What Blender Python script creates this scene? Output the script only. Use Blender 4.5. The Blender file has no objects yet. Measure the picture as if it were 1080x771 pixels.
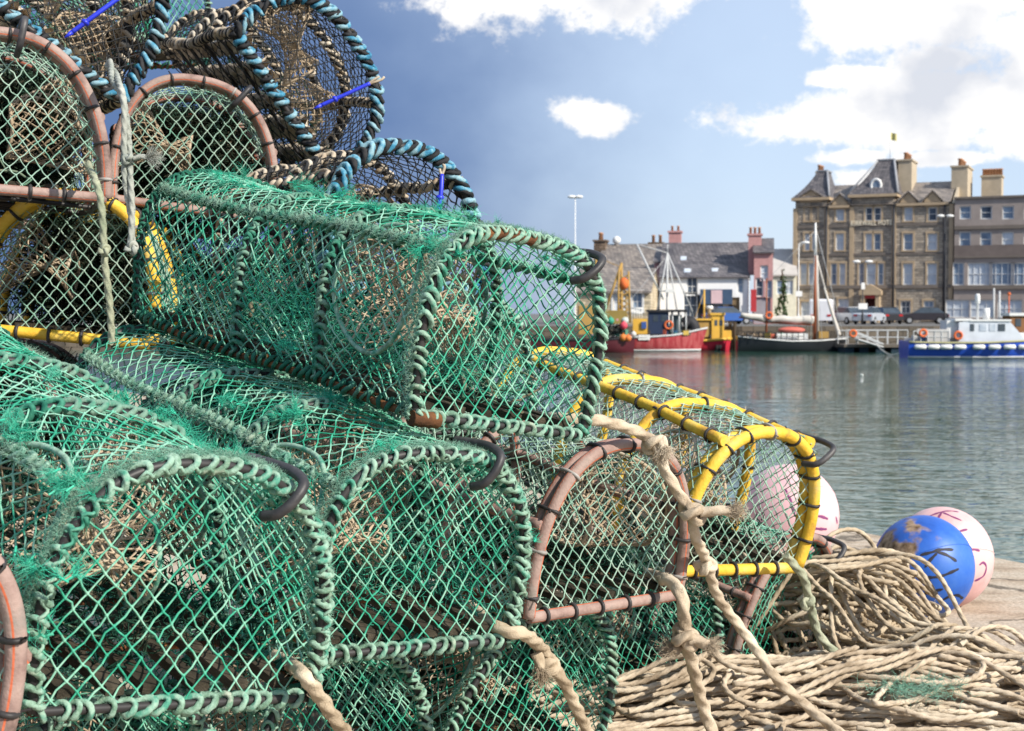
import bpy, math, random
import numpy as np
R = math.radians
rng = np.random.default_rng(7)
random.seed(7)
scn = bpy.context.scene
COL = scn.collection
F_PX, HC = 1500.0, 0.95
TH = math.atan(55 / F_PX)
CT, ST = math.cos(TH), math.sin(TH)

def P(u, v, d):
    """world point seen at photo pixel (u, v) at depth d metres (measurements taken from the photo)"""
    x = (u - 540) * d / F_PX
    w = -(v - 385.5) * d / F_PX
    return np.array([x, d * CT + w * ST, HC - d * ST + w * CT])

def PG(u, v, z=0.0):
    """point of the horizontal plane z seen at pixel (u, v)"""
    a = P(u, v, 1.0) - np.array([0, 0, HC])
    t = (z - HC) / a[2]
    return np.array([0, 0, HC]) + a * t

def nrm(a):
    a = np.asarray(a, float)
    return a / (np.linalg.norm(a, axis=-1, keepdims=True) + 1e-12)

# ------------------------------------------------------------------ mesh builder
class M:
    def __init__(s):
        s.v = []; s.n = 0; s.loops = []; s.tot = []; s.uv = []; s.flat = []
    def add(s, v, faces, uv=None, flat=False):
        v = np.asarray(v, float)
        if isinstance(faces, np.ndarray):
            s.loops.append((faces + s.n).ravel()); s.tot.append(np.full(len(faces), faces.shape[1]))
            k = len(faces)
        else:
            for f in faces:
                s.loops.append(np.array(f) + s.n); s.tot.append(np.array([len(f)]))
            k = len(faces)
        s.flat.append(np.full(k, flat))
        s.v.append(v); s.uv.append(np.zeros((len(v), 2)) if uv is None else uv); s.n += len(v)
        return s
    def box(s, c, size, rot=None):
        h = np.array(size, float) / 2
        v = np.array([[x, y, z] for x in (-1, 1) for y in (-1, 1) for z in (-1, 1)]) * h
        if rot is not None: v = v @ np.asarray(rot).T
        f = np.array([[0, 1, 3, 2], [4, 6, 7, 5], [0, 4, 5, 1], [2, 3, 7, 6], [0, 2, 6, 4], [1, 5, 7, 3]])
        return s.add(v + np.array(c, float), f, flat=True)
    def tube(s, pts, r, sides=8, closed=False, caps=True, lobes=0, twist=0.0, lob=0.16, nor=None):
        p = np.asarray(pts, float); n = len(p)
        if closed: t = np.roll(p, -1, 0) - np.roll(p, 1, 0)
        else: t = np.gradient(p, axis=0)
        t = nrm(t)
        if nor is None:
            nv = np.zeros_like(p)
            a = np.array([0, 0, 1.]) if abs(t[0][2]) < .9 else np.array([1., 0, 0])
            cur = nrm(a - t[0] * (a @ t[0])); nv[0] = cur
            for i in range(1, n):
                cur = cur - t[i] * (cur @ t[i]); cur = cur / (math.sqrt(cur @ cur) + 1e-12); nv[i] = cur
        else:
            nv = nrm(nor - t * (nor * t).sum(1, keepdims=True))
        b = np.cross(t, nv)
        L = np.concatenate([[0], np.cumsum(np.linalg.norm(np.diff(p, axis=0), axis=1))])
        th = np.arange(sides) * 2 * math.pi / sides
        rr = np.broadcast_to(np.asarray(r, float), (n,))[:, None] * np.ones((1, sides))
        if lobes: rr = rr * (1 + lob * (2 * np.abs(np.cos((lobes * th[None] + (L * twist)[:, None]) / 2)) - 1.25))
        V = p[:, None] + rr[..., None] * (np.cos(th)[None, :, None] * nv[:, None] + np.sin(th)[None, :, None] * b[:, None])
        i = np.arange(n if closed else n - 1)[:, None]; j = np.arange(sides)[None]
        i2 = (i + 1) % n; j2 = (j + 1) % sides
        q = np.stack([i * sides + j + 0 * j2, i * sides + j2, i2 * sides + j2, i2 * sides + j], -1).reshape(-1, 4)
        uv = np.stack([np.broadcast_to(th / (2 * math.pi), (n, sides)), np.broadcast_to(L[:, None], (n, sides))], -1).reshape(-1, 2)
        s.add(V.reshape(-1, 3), q, uv)
        if caps and not closed:
            s.loops.append(np.arange(sides)[::-1] + s.n - n * sides); s.tot.append(np.array([sides])); s.flat.append(np.array([True]))
            s.loops.append(np.arange(sides) + s.n - sides); s.tot.append(np.array([sides])); s.flat.append(np.array([True]))
        return s
    def segs(s, A, B, r, sides=4):
        A = np.asarray(A, float); B = np.asarray(B, float); k = len(A)
        if k == 0: return s
        t = nrm(B - A)
        ref = np.where(np.abs(t[:, 2:3]) < .9, np.array([[0, 0, 1.]]), np.array([[1., 0, 0]]))
        n1 = nrm(np.cross(t, ref)); n2 = np.cross(t, n1)
        th = np.arange(sides) * 2 * math.pi / sides + .4
        off = (np.cos(th)[None, :, None] * n1[:, None] + np.sin(th)[None, :, None] * n2[:, None]) * np.broadcast_to(np.asarray(r, float), (k,))[:, None, None]
        V = np.concatenate([A[:, None] + off, B[:, None] + off], 1).reshape(-1, 3)
        j = np.arange(sides); j2 = (j + 1) % sides
        q = np.stack([j, j2, j2 + sides, j + sides], -1)[None] + (np.arange(k) * 2 * sides)[:, None, None]
        return s.add(V, q.reshape(-1, 4))
    def blobs(s, C, r):
        C = np.asarray(C, float); k = len(C)
        if k == 0: return s
        o = np.array([[1, 0, 0], [-1, 0, 0], [0, 1, 0], [0, -1, 0], [0, 0, 1], [0, 0, -1.]])
        V = (C[:, None] + o[None] * np.broadcast_to(np.asarray(r, float), (k,))[:, None, None]).reshape(-1, 3)
        f = np.array([[0, 2, 4], [2, 1, 4], [1, 3, 4], [3, 0, 4], [2, 0, 5], [1, 2, 5], [3, 1, 5], [0, 3, 5]])
        return s.add(V, (f[None] + (np.arange(k) * 6)[:, None, None]).reshape(-1, 3))
    def hairs(s, P0, D, ln, r=.0004, curl=.5, n=4):
        P0 = np.asarray(P0, float); k = len(P0)
        D = nrm(D); a = P0.copy(); ln = np.broadcast_to(np.asarray(ln, float), (k,))[:, None]
        for i in range(n):
            D = nrm(D + rng.normal(0, curl, (k, 3)))
            b = a + D * ln / n
            s.segs(a, b, r * (1 - .15 * i), 3); a = b
        return s
    def sphere(s, c, r, seg=24, rings=14, sc=(1, 1, 1), fn=None):
        v = [[0, 0, 1.]]
        for i in range(1, rings):
            a = math.pi * i / rings
            for j in range(seg):
                b = 2 * math.pi * j / seg
                v.append([math.sin(a) * math.cos(b), math.sin(a) * math.sin(b), math.cos(a)])
        v.append([0, 0, -1.]); v = np.array(v)
        if fn is not None: v = fn(v)
        f = []
        for j in range(seg):
            f.append([0, 1 + j, 1 + (j + 1) % seg])
            e = 1 + (rings - 2) * seg; f.append([e + j, len(v) - 1, e + (j + 1) % seg])
        for i in range(rings - 2):
            for j in range(seg):
                a = 1 + i * seg; f.append([a + j, a + seg + j, a + seg + (j + 1) % seg, a + (j + 1) % seg])
        return s.add(v * r * np.array(sc) + np.array(c, float), f)
    def cyl(s, a, b, r0, r1=None, sides=12):
        a = np.asarray(a, float); b = np.asarray(b, float)
        return s.tube(np.stack([a, b]), [r0, r0 if r1 is None else r1], sides)
    def prism(s, poly, vec):
        p = np.asarray(poly, float); n = len(p); v = np.concatenate([p, p + np.asarray(vec, float)])
        f = [list(range(n))[::-1], list(range(n, 2 * n))] + [[i, (i + 1) % n, n + (i + 1) % n, n + i] for i in range(n)]
        return s.add(v, f, flat=True)

def obj(name, m, mat, parent=None, loc=None, smooth=True):
    me = bpy.data.meshes.new(name)
    v = np.concatenate(m.v)
    if loc is not None: v = v - np.asarray(loc, float)
    lp = np.concatenate(m.loops).astype(np.int32); tt = np.concatenate(m.tot).astype(np.int32)
    me.vertices.add(len(v)); me.vertices.foreach_set('co', v.astype(np.float32).ravel())
    me.loops.add(len(lp)); me.loops.foreach_set('vertex_index', lp)
    me.polygons.add(len(tt))
    me.polygons.foreach_set('loop_start', np.concatenate([[0], np.cumsum(tt)[:-1]]).astype(np.int32))
    try: me.polygons.foreach_set('loop_total', tt)
    except Exception: pass
    fl = np.concatenate(m.flat)
    me.polygons.foreach_set('use_smooth', (~fl.astype(bool)) if smooth else np.zeros(len(tt), bool))
    uv = np.concatenate(m.uv)
    if np.any(uv):
        l = me.uv_layers.new(name='UVMap'); l.data.foreach_set('uv', uv[lp].astype(np.float32).ravel())
    me.update(); me.validate()
    if mat is not None: me.materials.append(mat)
    o = bpy.data.objects.new(name, me); COL.objects.link(o)
    if loc is not None: o.location = loc
    if parent is not None: o.parent = parent
    return o

def tag(o, label=None, cat=None, group=None, kind=None):
    if label: o['label'] = label
    if cat: o['category'] = cat
    if group: o['group'] = group
    if kind: o['kind'] = kind
    return o

def empty(name, loc=(0, 0, 0), rot=None, label=None, cat=None, group=None):
    o = bpy.data.objects.new(name, None); COL.objects.link(o); o.location = loc
    o.empty_display_size = .1
    if rot is not None: o.rotation_euler = rot
    return tag(o, label, cat, group)

def copy_tree(o, parent=None):
    c = o.copy(); COL.objects.link(c); c.parent = parent
    for ch in list(o.children): copy_tree(ch, c)
    return c

# ------------------------------------------------------------------ materials
def mat(name, cols, scale=20., rough=.7, bump=0., bscale=None, spec=.3, metal=0., detail=5., coord='Object', stretch=None, stripe=None, dist=.004, sheen=0., ramp=(.3, .7), trans=0.):
    m = bpy.data.materials.new(name); m.use_nodes = True
    nt = m.node_tree; N = nt.nodes; L = nt.links
    bs = N['Principled BSDF']; bs.inputs['Roughness'].default_value = rough
    bs.inputs['Specular IOR Level'].default_value = spec; bs.inputs['Metallic'].default_value = metal
    if sheen: bs.inputs['Sheen Weight'].default_value = sheen
    tc = N.new('ShaderNodeTexCoord'); out = tc.outputs[coord]
    if stretch:
        mp = N.new('ShaderNodeMapping'); mp.inputs['Scale'].default_value = stretch; L.new(out, mp.inputs['Vector']); out = mp.outputs[0]
    nz = N.new('ShaderNodeTexNoise'); nz.inputs['Scale'].default_value = scale; nz.inputs['Detail'].default_value = detail; nz.inputs['Roughness'].default_value = .65
    L.new(out, nz.inputs['Vector'])
    rp = N.new('ShaderNodeValToRGB'); cr = rp.color_ramp
    k = len(cols)
    if k == 1: cols = [cols[0], tuple(c * .8 for c in cols[0])]; k = 2
    while len(cr.elements) < k: cr.elements.new(.5)
    for i, c in enumerate(cols):
        cr.elements[i].position = ramp[0] + (ramp[1] - ramp[0]) * i / (k - 1); cr.elements[i].color = (*c, 1)
    L.new(nz.outputs['Fac'], rp.inputs['Fac']); col = rp.outputs['Color']
    if stripe:
        sp = N.new('ShaderNodeSeparateXYZ'); L.new(tc.outputs['UV'], sp.inputs[0])
        a = N.new('ShaderNodeMath'); a.operation = 'MULTIPLY'; a.inputs[1].default_value = stripe[1]; L.new(sp.outputs[0], a.inputs[0])
        b = N.new('ShaderNodeMath'); b.operation = 'FRACT'; L.new(a.outputs[0], b.inputs[0])
        c = N.new('ShaderNodeMath'); c.operation = 'LESS_THAN'; c.inputs[1].default_value = stripe[2]; L.new(b.outputs[0], c.inputs[0])
        mx = N.new('ShaderNodeMix'); mx.data_type = 'RGBA'; L.new(c.outputs[0], mx.inputs[0]); L.new(col, mx.inputs[6]); mx.inputs[7].default_value = (*stripe[0], 1)
        col = mx.outputs[2]
    L.new(col, bs.inputs['Base Color'])
    if bump:
        n2 = N.new('ShaderNodeTexNoise'); n2.inputs['Scale'].default_value = bscale or scale * 3; n2.inputs['Detail'].default_value = 6.
        L.new(out, n2.inputs['Vector'])
        bp = N.new('ShaderNodeBump'); bp.inputs['Strength'].default_value = bump; bp.inputs['Distance'].default_value = dist
        L.new(n2.outputs['Fac'], bp.inputs['Height']); L.new(bp.outputs[0], bs.inputs['Normal'])
    return m

def masonry(name, c1, c2, mortar, bw=.5, bh=.22, rough=.85):
    m = mat(name, [c1, c2], scale=.7, rough=rough)
    nt = m.node_tree; N = nt.nodes; L = nt.links; bs = N['Principled BSDF']
    br = N.new('ShaderNodeTexBrick'); br.inputs['Scale'].default_value = 1.; br.inputs['Brick Width'].default_value = bw; br.inputs['Row Height'].default_value = bh
    br.inputs['Mortar Size'].default_value = .018; br.inputs['Mortar'].default_value = (*mortar, 1); br.inputs['Bias'].default_value = 0.
    br.inputs['Color1'].default_value = (.62, .62, .62, 1); br.inputs['Color2'].default_value = (1.25, 1.2, 1.12, 1)
    tc = N.new('ShaderNodeTexCoord'); sp = N.new('ShaderNodeSeparateXYZ'); cb = N.new('ShaderNodeCombineXYZ')
    ad = N.new('ShaderNodeMath'); ad.operation = 'ADD'
    L.new(tc.outputs['Object'], sp.inputs[0]); L.new(sp.outputs[0], ad.inputs[0]); L.new(sp.outputs[1], ad.inputs[1]); L.new(ad.outputs[0], cb.inputs[0]); L.new(sp.outputs[2], cb.inputs[1])
    L.new(cb.outputs[0], br.inputs['Vector'])
    rp = [n for n in N if n.type == 'VALTORGB'][0]
    mx = N.new('ShaderNodeMix'); mx.data_type = 'RGBA'; mx.blend_type = 'MULTIPLY'; mx.inputs[0].default_value = 1.
    L.new(rp.outputs[0], mx.inputs[6]); L.new(br.outputs['Color'], mx.inputs[7]); L.new(mx.outputs[2], bs.inputs['Base Color'])
    return m

def smooth_path(pts, step=.01):
    """Catmull-Rom through the points, resampled evenly"""
    p = np.asarray(pts, float); p = np.vstack([2 * p[0] - p[1], p, 2 * p[-1] - p[-2]])
    o = []
    for i in range(1, len(p) - 2):
        t = np.linspace(0, 1, 24, endpoint=False)[:, None]
        a, b, c, d = p[i - 1], p[i], p[i + 1], p[i + 2]
        o.append(.5 * (2 * b + (c - a) * t + (2 * a - 5 * b + 4 * c - d) * t ** 2 + (3 * b - a - 3 * c + d) * t ** 3))
    o = np.vstack(o + [p[-2][None]])
    return resample(o, step)

def resample(o, step):
    L = np.concatenate([[0], np.cumsum(np.linalg.norm(np.diff(o, axis=0), axis=1))])
    n = max(3, int(L[-1] / step) + 1); s = np.linspace(0, L[-1], n)
    return np.stack([np.interp(s, L, o[:, k]) for k in range(3)], 1)

def rope(m, path, r, step=None, lay=None, sides=12):
    """three-strand laid rope along a path"""
    p = resample(np.asarray(path, float), step or r * .34)
    return m.tube(p, r, sides, lobes=3, twist=2 * math.pi / (lay or r * 4.6), lob=.26)
from mathutils import Matrix
# ------------------------------------------------------------------ creel materials
GREEN_NET = mat('green_twine', [(.012, .20, .12), (.045, .34, .215), (.28, .51, .39), (.08, .36, .24)], scale=11, rough=.75, spec=.2, ramp=(.32, .68))
PALE_NET = mat('pale_green_twine', [(.10, .30, .21), (.30, .45, .36), (.46, .54, .45)], scale=14, rough=.75, spec=.2)
BLACK_NET = mat('black_twine', [(.010, .011, .012), (.03, .032, .034)], scale=18, rough=.6, spec=.3)
BEIGE_NET = mat('old_beige_twine', [(.22, .16, .10), (.42, .33, .23), (.50, .42, .32)], scale=16, rough=.85, spec=.1)
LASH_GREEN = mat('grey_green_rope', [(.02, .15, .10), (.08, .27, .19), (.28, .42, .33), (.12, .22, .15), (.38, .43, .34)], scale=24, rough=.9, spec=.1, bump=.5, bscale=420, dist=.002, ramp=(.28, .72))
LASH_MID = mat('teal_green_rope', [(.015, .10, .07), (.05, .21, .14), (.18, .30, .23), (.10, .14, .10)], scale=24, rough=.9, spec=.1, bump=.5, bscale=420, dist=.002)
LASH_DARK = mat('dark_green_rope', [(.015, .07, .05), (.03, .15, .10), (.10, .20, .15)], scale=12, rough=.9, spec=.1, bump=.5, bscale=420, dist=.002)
LASH_BLUE = mat('blue_rope', [(.02, .09, .17), (.05, .22, .34), (.26, .42, .48), (.08, .16, .20)], scale=26, rough=.8, spec=.15, bump=.5, bscale=420, dist=.002)
LASH_CREAM = mat('cream_rope', [(.24, .17, .11), (.44, .37, .28), (.56, .52, .44)], scale=16, rough=.9, spec=.1, bump=.5, bscale=420, dist=.002)
LASH_BLACK = mat('black_rope', [(.012, .013, .015), (.04, .04, .042)], scale=22, rough=.8, spec=.2, bump=.5, bscale=420, dist=.002)
ROD = mat('black_plastic_rod', [(.015, .015, .017), (.045, .04, .038)], scale=9, rough=.5, spec=.4)
RUST = mat('rusty_steel', [(.035, .02, .014), (.11, .048, .022), (.23, .10, .035)], scale=16, rough=.9, spec=.2, bump=.6, bscale=160)
WOOD = mat('shaded_weathered_slat', [(.02, .018, .013), (.05, .042, .03), (.09, .075, .055)], scale=5, rough=.9, spec=.1, bump=.6, bscale=60, stretch=(6, 1, 6))  # weathered wood, darkened to paint in the shade on the pot floors
BARN = mat('barnacled_board', [(.34, .26, .18), (.60, .51, .40), (.70, .64, .54)], scale=26, rough=.95, spec=.1, bump=1., bscale=60, dist=.012)
HOSE_B = mat('brown_hose', [(.10, .07, .06), (.27, .18, .155), (.35, .25, .215), (.23, .20, .175)], scale=12, rough=.68, spec=.25, stripe=((.52, .13, .06), 3, .10), bump=.4, bscale=160)
HOSE_Y = mat('yellow_hose', [(.40, .22, .04), (.70, .42, .035), (.76, .50, .07), (.62, .46, .16)], scale=13, rough=.6, spec=.3, bump=.35, bscale=150)
BAND = mat('black_band', [(.012, .011, .011), (.05, .045, .045)], scale=30, rough=.55, spec=.4)
BAND_G = mat('grey_band', [(.22, .20, .18), (.38, .36, .34)], scale=30, rough=.6, spec=.3)
RUBBER = mat('black_rubber', [(.012, .012, .014), (.04, .038, .04), (.09, .085, .085)], scale=14, rough=.5, spec=.4, bump=.25, bscale=60)
BLUEP = mat('blue_plastic', [(.012, .02, .42), (.02, .04, .62)], scale=9, rough=.4, spec=.5)
FUZZ = mat('frayed_green_fibre', [(.02, .30, .19), (.05, .44, .29), (.20, .52, .38)], scale=24, rough=.8, spec=.1)
FUZZ_P = mat('frayed_pale_fibre', [(.10, .30, .21), (.30, .43, .34)], scale=24, rough=.9, spec=.1)
JUNK_D = mat('shade_toned_tangle', [(.004, .008, .006), (.009, .025, .017), (.014, .055, .036), (.06, .05, .033)], scale=9, rough=.95, spec=.05)  # twine and weed, colour darkened to paint in the pots' inner shade
JUNK_G = mat('green_net_folds', [(.008, .07, .045), (.02, .17, .11), (.05, .27, .18), (.26, .24, .17)], scale=8, rough=.95, spec=.05)
JUNK_B = mat('shade_fill_tangle', [(.010, .010, .008), (.03, .028, .018), (.02, .045, .03), (.07, .055, .04)], scale=9, rough=.95, spec=.05)  # near-black filling added to darken the pots and close off the sky
JUNK = mat('old_twine', [(.06, .06, .04), (.16, .14, .09), (.05, .18, .12), (.26, .23, .17)], scale=7, rough=.9, spec=.1)

STY = {
 'green': dict(net=GREEN_NET, lash=[(LASH_GREEN, .0041, .0200, 0.)], rod=.0070, hose=None),
 'black': dict(net=BLACK_NET, lash=[(LASH_BLUE, .0064, .031, 0.), (LASH_BLACK, .0058, .031, .5)], rod=.009, hose=None),
 'brown': dict(net=PALE_NET, hose=HOSE_B, hr=.0125, bands=BAND),
 'yellow': dict(net=PALE_NET, hose=HOSE_Y, hr=.0145, bands=BAND),
}

def arch(W, H, n, k, sh, cnt=81, t0=0., t1=math.pi):
    t = np.linspace(t0, t1, cnt); c, s = np.cos(t), np.sin(t); s = np.maximum(s, 0)
    x = W / 2 * np.sign(c) * np.abs(c) ** (2 / n); z = H * s ** (2 / n)
    x = x * (1 - k * (1 - z / H) ** 2) + sh * z
    return np.stack([x, z], 1)

def creel(name, pose, style, label, near=False, group='lobster creels stacked on the quay', cell=.0168, double_front=True, ridges=True, boards=False,
          funnels=((-1, .04, .26), (1, .33, .55)), hook=None, frays=(), fuzz=0, tags=(), caught=1., side_rail=None, rusty=False, copies_ok=False, lash_front=None, pale_front=False, rust=False, nf=None, tang=None, dense_=1, net=None):
    loc, ypr, W, H, L, n, k, sh = pose
    r = np.random.default_rng(abs(hash((loc[0], loc[1]))) % 99991)
    y, p, q = [R(a) for a in ypr]
    rot = (Matrix.Rotation(y, 3, 'Z') @ Matrix.Rotation(p, 3, 'X') @ Matrix.Rotation(q, 3, 'Y')).to_euler()
    root = empty(name, loc, rot, label, 'creel', group)
    S = STY[style]; hose = S['hose']; ph = r.uniform(0, 6.28, 9)
    def warp(v):      # the frames are old and a little out of true
        v = np.array(v, float)
        fr = np.clip(v[:, 1] / .25, 0, 1)[:, None]
        a = np.stack([np.sin(9 * v[:, 1] + ph[0]) + .6 * np.sin(14 * v[:, 2] + ph[1]), np.sin(8 * v[:, 0] + ph[2]) * .7, np.sin(7 * v[:, 1] + ph[3]) + .6 * np.sin(13 * v[:, 0] + ph[4])], 1)
        return v + a * .006 * fr
    A = arch(W, H, n, k, sh, 161)
    Ld = np.concatenate([[0], np.cumsum(np.linalg.norm(np.diff(A, axis=0), axis=1))]); U = Ld[-1]
    def surf(u, v, off=0.):
        x = np.interp(u, Ld, A[:, 0]); z = np.interp(u, Ld, A[:, 1])
        c = np.array([sh * H / 2, H * .45]); d = nrm(np.stack([x - c[0], z - c[1]], -1))
        o = np.broadcast_to(off, np.shape(x))[..., None]
        xz = np.stack([x, z], -1) + d * o
        return np.stack([xz[..., 0], np.broadcast_to(v, np.shape(x)), xz[..., 1]], -1)
    hs = [0., .29 * L, .58 * L, L]
    def hoop_path(yy, off=0., closed_base=False):
        u = np.linspace(0, U, 90); return warp(surf(u, np.full(90, yy), off))
    if nf: Af = arch(W, H, nf, k, sh, 161)
    def front_path(yy, off=0.):
        if not nf: return hoop_path(yy, off)
        d_ = nrm(Af - [sh * H / 2, H * .45]); return np.insert((Af + d_ * off)[::2], 1, yy, axis=1)
    def base_bar(yy, zz=0.): return warp(np.stack([np.linspace(A[-1, 0], A[0, 0], 30), np.full(30, yy), np.full(30, zz)], 1))
    def lashing(m, path, rod, rr, pitch, phase, sides, jit=.12, slant=None, spine=True):
        c = resample(path, .004); N_ = len(c); t = nrm(np.gradient(c, axis=0)); nv = np.zeros_like(c)
        a = np.array([0.3, 1, .2]); cur = nrm(a - t[0] * (a @ t[0])); nv[0] = cur
        for i in range(1, N_):
            cur = cur - t[i] * (cur @ t[i]); cur = cur / math.sqrt(cur @ cur); nv[i] = cur
        b = np.cross(t, nv); s = np.arange(N_) * .004; Ls = s[-1]
        n_turn = Ls / pitch; k_ = int(n_turn * 2 * math.pi * (rod + rr) / (rr * .5)); tt = np.linspace(0, n_turn, k_)
        kn = np.arange(0, int(n_turn) + 2); per = r.normal(0, .16, len(kn)); rad_n = r.normal(0, 1, len(kn)); sl_n = r.normal(1, .45, len(kn)); rs_n = r.normal(0, 1, len(kn))
        J = lambda q_: np.interp(tt, kn, q_)
        phi = 2 * math.pi * (tt + phase) + .5 * np.sin(tt * 1.7 + ph[0]); sl = pitch * .55 if slant is None else slant
        s2 = np.clip((tt + J(per)) * pitch + sl * J(sl_n) * np.sin(phi), 0, Ls)
        I = lambda arr, q_=s2: np.stack([np.interp(q_, s, arr[:, j]) for j in range(3)], 1)
        rad = np.cos(phi)[:, None] * I(nv) + np.sin(phi)[:, None] * I(b)
        pos = I(c) + rad * (rod + rr * (.85 + .20 * J(rad_n)[:, None] + .12 * np.sin(phi * 2 + ph[1])[:, None]))
        m.tube(pos, rr * (1 + .11 * J(rs_n)), sides, lobes=3, twist=2 * math.pi / (rr * 4.2), lob=.24 if sides >= 9 else .15, nor=rad)
        if spine:      # the hitches form a knobbly line along the bar
            k2 = int(Ls / .0035); q2 = np.linspace(0, Ls, k2); p2 = ph[2] + .5 * np.sin(q2 * 9 + ph[3]) + .45 * np.sin(q2 / pitch * 2 * math.pi)
            rd2 = np.cos(p2)[:, None] * I(nv, q2) + np.sin(p2)[:, None] * I(b, q2)
            m.tube(I(c, q2) + rd2 * (rod + rr * (1.2 + .55 * np.sin(q2 / pitch * 2 * math.pi + 1.)))[:, None], rr * .58, sides, lobes=3, twist=2 * math.pi / (rr * 4.2), lob=.2)
    nets = net or S['net']; sd = 9 if near else 6
    # base frame and floor
    m = M(); rr = .007
    for sx in (0, -1):
        m.tube(warp(np.stack([np.full(40, A[sx, 0]), np.linspace(0, L, 40), np.zeros(40)], 1)), rr, 8)
    for yy in np.linspace(0, L, 6): m.tube(base_bar(yy), rr * .8, 6)
    fr = obj('base_frame', m, RUST if (rusty or style == 'green') else ROD, root)
    m = M()
    if boards:
        for i in range(5):
            xc = A[-1, 0] + (i + .5) * (A[0, 0] - A[-1, 0]) / 5
            nx, ny = 7, 60; gx = np.linspace(-.5, .5, nx) * W / 5 * (.42 + .22 * (i % 2)); gy = np.linspace(.02, L - .02, ny)
            X, Y = np.meshgrid(xc + gx, gy, indexing='ij'); V = []
            for side in (0, 1):
                Z = (.012 + side * .022) + r.normal(0, .0065, X.shape); V.append(np.stack([X, Y, Z], -1).reshape(-1, 3))
            V = np.concatenate(V); f = []; o = nx * ny
            for a in range(nx - 1):
                for b in range(ny - 1):
                    i0 = a * ny + b; f.append([i0, i0 + 1, i0 + ny + 1, i0 + ny]); f.append([o + i0, o + i0 + ny, o + i0 + ny + 1, o + i0 + 1])
            for b in range(ny - 1):
                f.append([b, o + b, o + b + 1, b + 1]); e = (nx - 1) * ny + b; f.append([e, e + 1, o + e + 1, o + e])
            m.add(V, f)
        obj('floor_board', m, BARN, root); m = M(); a_ = .042; ii, jj = np.meshgrid(np.arange(int(W / a_) + 1), np.arange(int(L / a_) + 1), indexing='ij'); pr_ = (ii + jj) % 2 == 0
        for dj in (1, -1):
            ok = pr_ & (ii < int(W / a_)) & (jj + dj >= 0) & (jj + dj <= int(L / a_)); i_, j_ = ii[ok], jj[ok]
            A_ = np.stack([A[-1, 0] + i_ * (A[0, 0] - A[-1, 0]) / int(W / a_), j_ * L / int(L / a_), 0 * i_ - .010], 1); B_ = np.stack([A[-1, 0] + (i_ + 1) * (A[0, 0] - A[-1, 0]) / int(W / a_), (j_ + dj) * L / int(L / a_), 0 * i_ - .010], 1); m.segs(A_, B_, .0018, 5)
        obj('base_netting', m, BLACK_NET, root)
    else:
        for i in range(6):
            xc = A[-1, 0] + (i + .6) * (A[0, 0] - A[-1, 0]) / 6.2
            m.box((xc, L / 2, .016), (.026, L * .97, .012), Matrix.Rotation(r.normal(0, .012), 3, 'Z'))
        obj('floor_slat', m, WOOD, root)
    # hoops
    for hi, yy in enumerate(hs):
        if hose is None:
            m = M(); m.tube(hoop_path(yy), S['rod'] * (1 if hi in (0, 3) else .85), 8)
            if hi in (0, 3): m.tube(base_bar(yy), S['rod'] * .9, 8)
            h = obj('hoop', m, ROD, root)
            for mt, lr, pit, phs in S['lash']:
                m = M(); sc = 1. if hi == 0 else (.95 if style == 'green' else .85)
                lashing(m, hoop_path(yy), S['rod'] * (1 if hi == 0 else .85), lr * sc * (1.12 if near and hi in (1, 2) and style == 'green' else 1), pit * (1.1 if hi == 0 else 1.0), phs, sd if hi in (0, 1, 2) and near else 6, spine=style == 'green')
                if hi in (0, 3): lashing(m, base_bar(yy), S['rod'] * .9, lr * sc, pit * 1.15, phs, sd if hi == 0 else 6, slant=pit * .4, spine=False)
                mm = mt
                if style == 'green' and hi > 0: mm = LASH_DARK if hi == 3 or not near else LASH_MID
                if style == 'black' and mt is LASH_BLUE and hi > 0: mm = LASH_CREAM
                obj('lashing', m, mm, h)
        else:
            hr = S['hr']; m = M(); paths = [hoop_path(yy)]
            if hi == 0 and double_front: paths = [front_path(0.), front_path(2.05 * hr, -.004)]
            for pth in paths: m.tube(pth, hr, 12)
            if hi in (0, 3): m.tube(base_bar(yy), hr * .95, 12)
            h = obj('hoop', m, hose, root)
            c0 = np.mean(paths, 0); idx = np.linspace(4, len(c0) - 5, 11 if hi == 0 else 7).astype(int)
            w = hr * (1.12 + (1. if len(paths) == 2 else 0))
            for j, ii in enumerate(idx):
                t = nrm(c0[ii + 1] - c0[ii - 1]); nv = nrm(np.array([0, 1., 0]) - t * t[1]); b = np.cross(t, nv)
                a = np.linspace(0, 2 * math.pi, 20, endpoint=False)
                ring = c0[ii] + np.cos(a)[:, None] * nv * w + np.sin(a)[:, None] * b * hr * 1.13
                m = M(); m.tube(ring, .0040, 5, closed=True)
                e = ring[int(r.integers(20))]; m.segs([e], [e + nrm(e - c0[ii]) * .014 + t * .006], .0018, 5); obj('binding_band', m, S['bands'] if r.random() < .7 else BAND_G, h)
            if hi == 0:
                bb = base_bar(yy)
                for ii in range(3, 28, 5):
                    a = np.linspace(0, 2 * math.pi, 14, endpoint=False)
                    ring = bb[ii] + np.stack([0 * a + r.normal(0, .002), np.cos(a) * hr * 1.12, np.sin(a) * hr * 1.12], 1)
                    m = M(); m.tube(ring, .0042, 5, closed=True); obj('binding_band', m, S['bands'], h)
    if rust:
        m = M(); q_ = np.linspace(U * .50, U * .635, 30); m.tube(warp(surf(q_, np.zeros(30), 0.)), S['rod'] + .0042 + .0012 * np.sin(np.arange(30) * 1.3), 9)
        obj('rusted_bar', m, RUST, root); m = M(); m.tube(warp(np.stack([np.linspace(A[-1, 0] - .008, A[-1, 0] + .05, 12), np.full(12, -.002), np.full(12, -.004)], 1)), .0135, 9); obj('rusted_corner', m, RUST, root)
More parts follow.
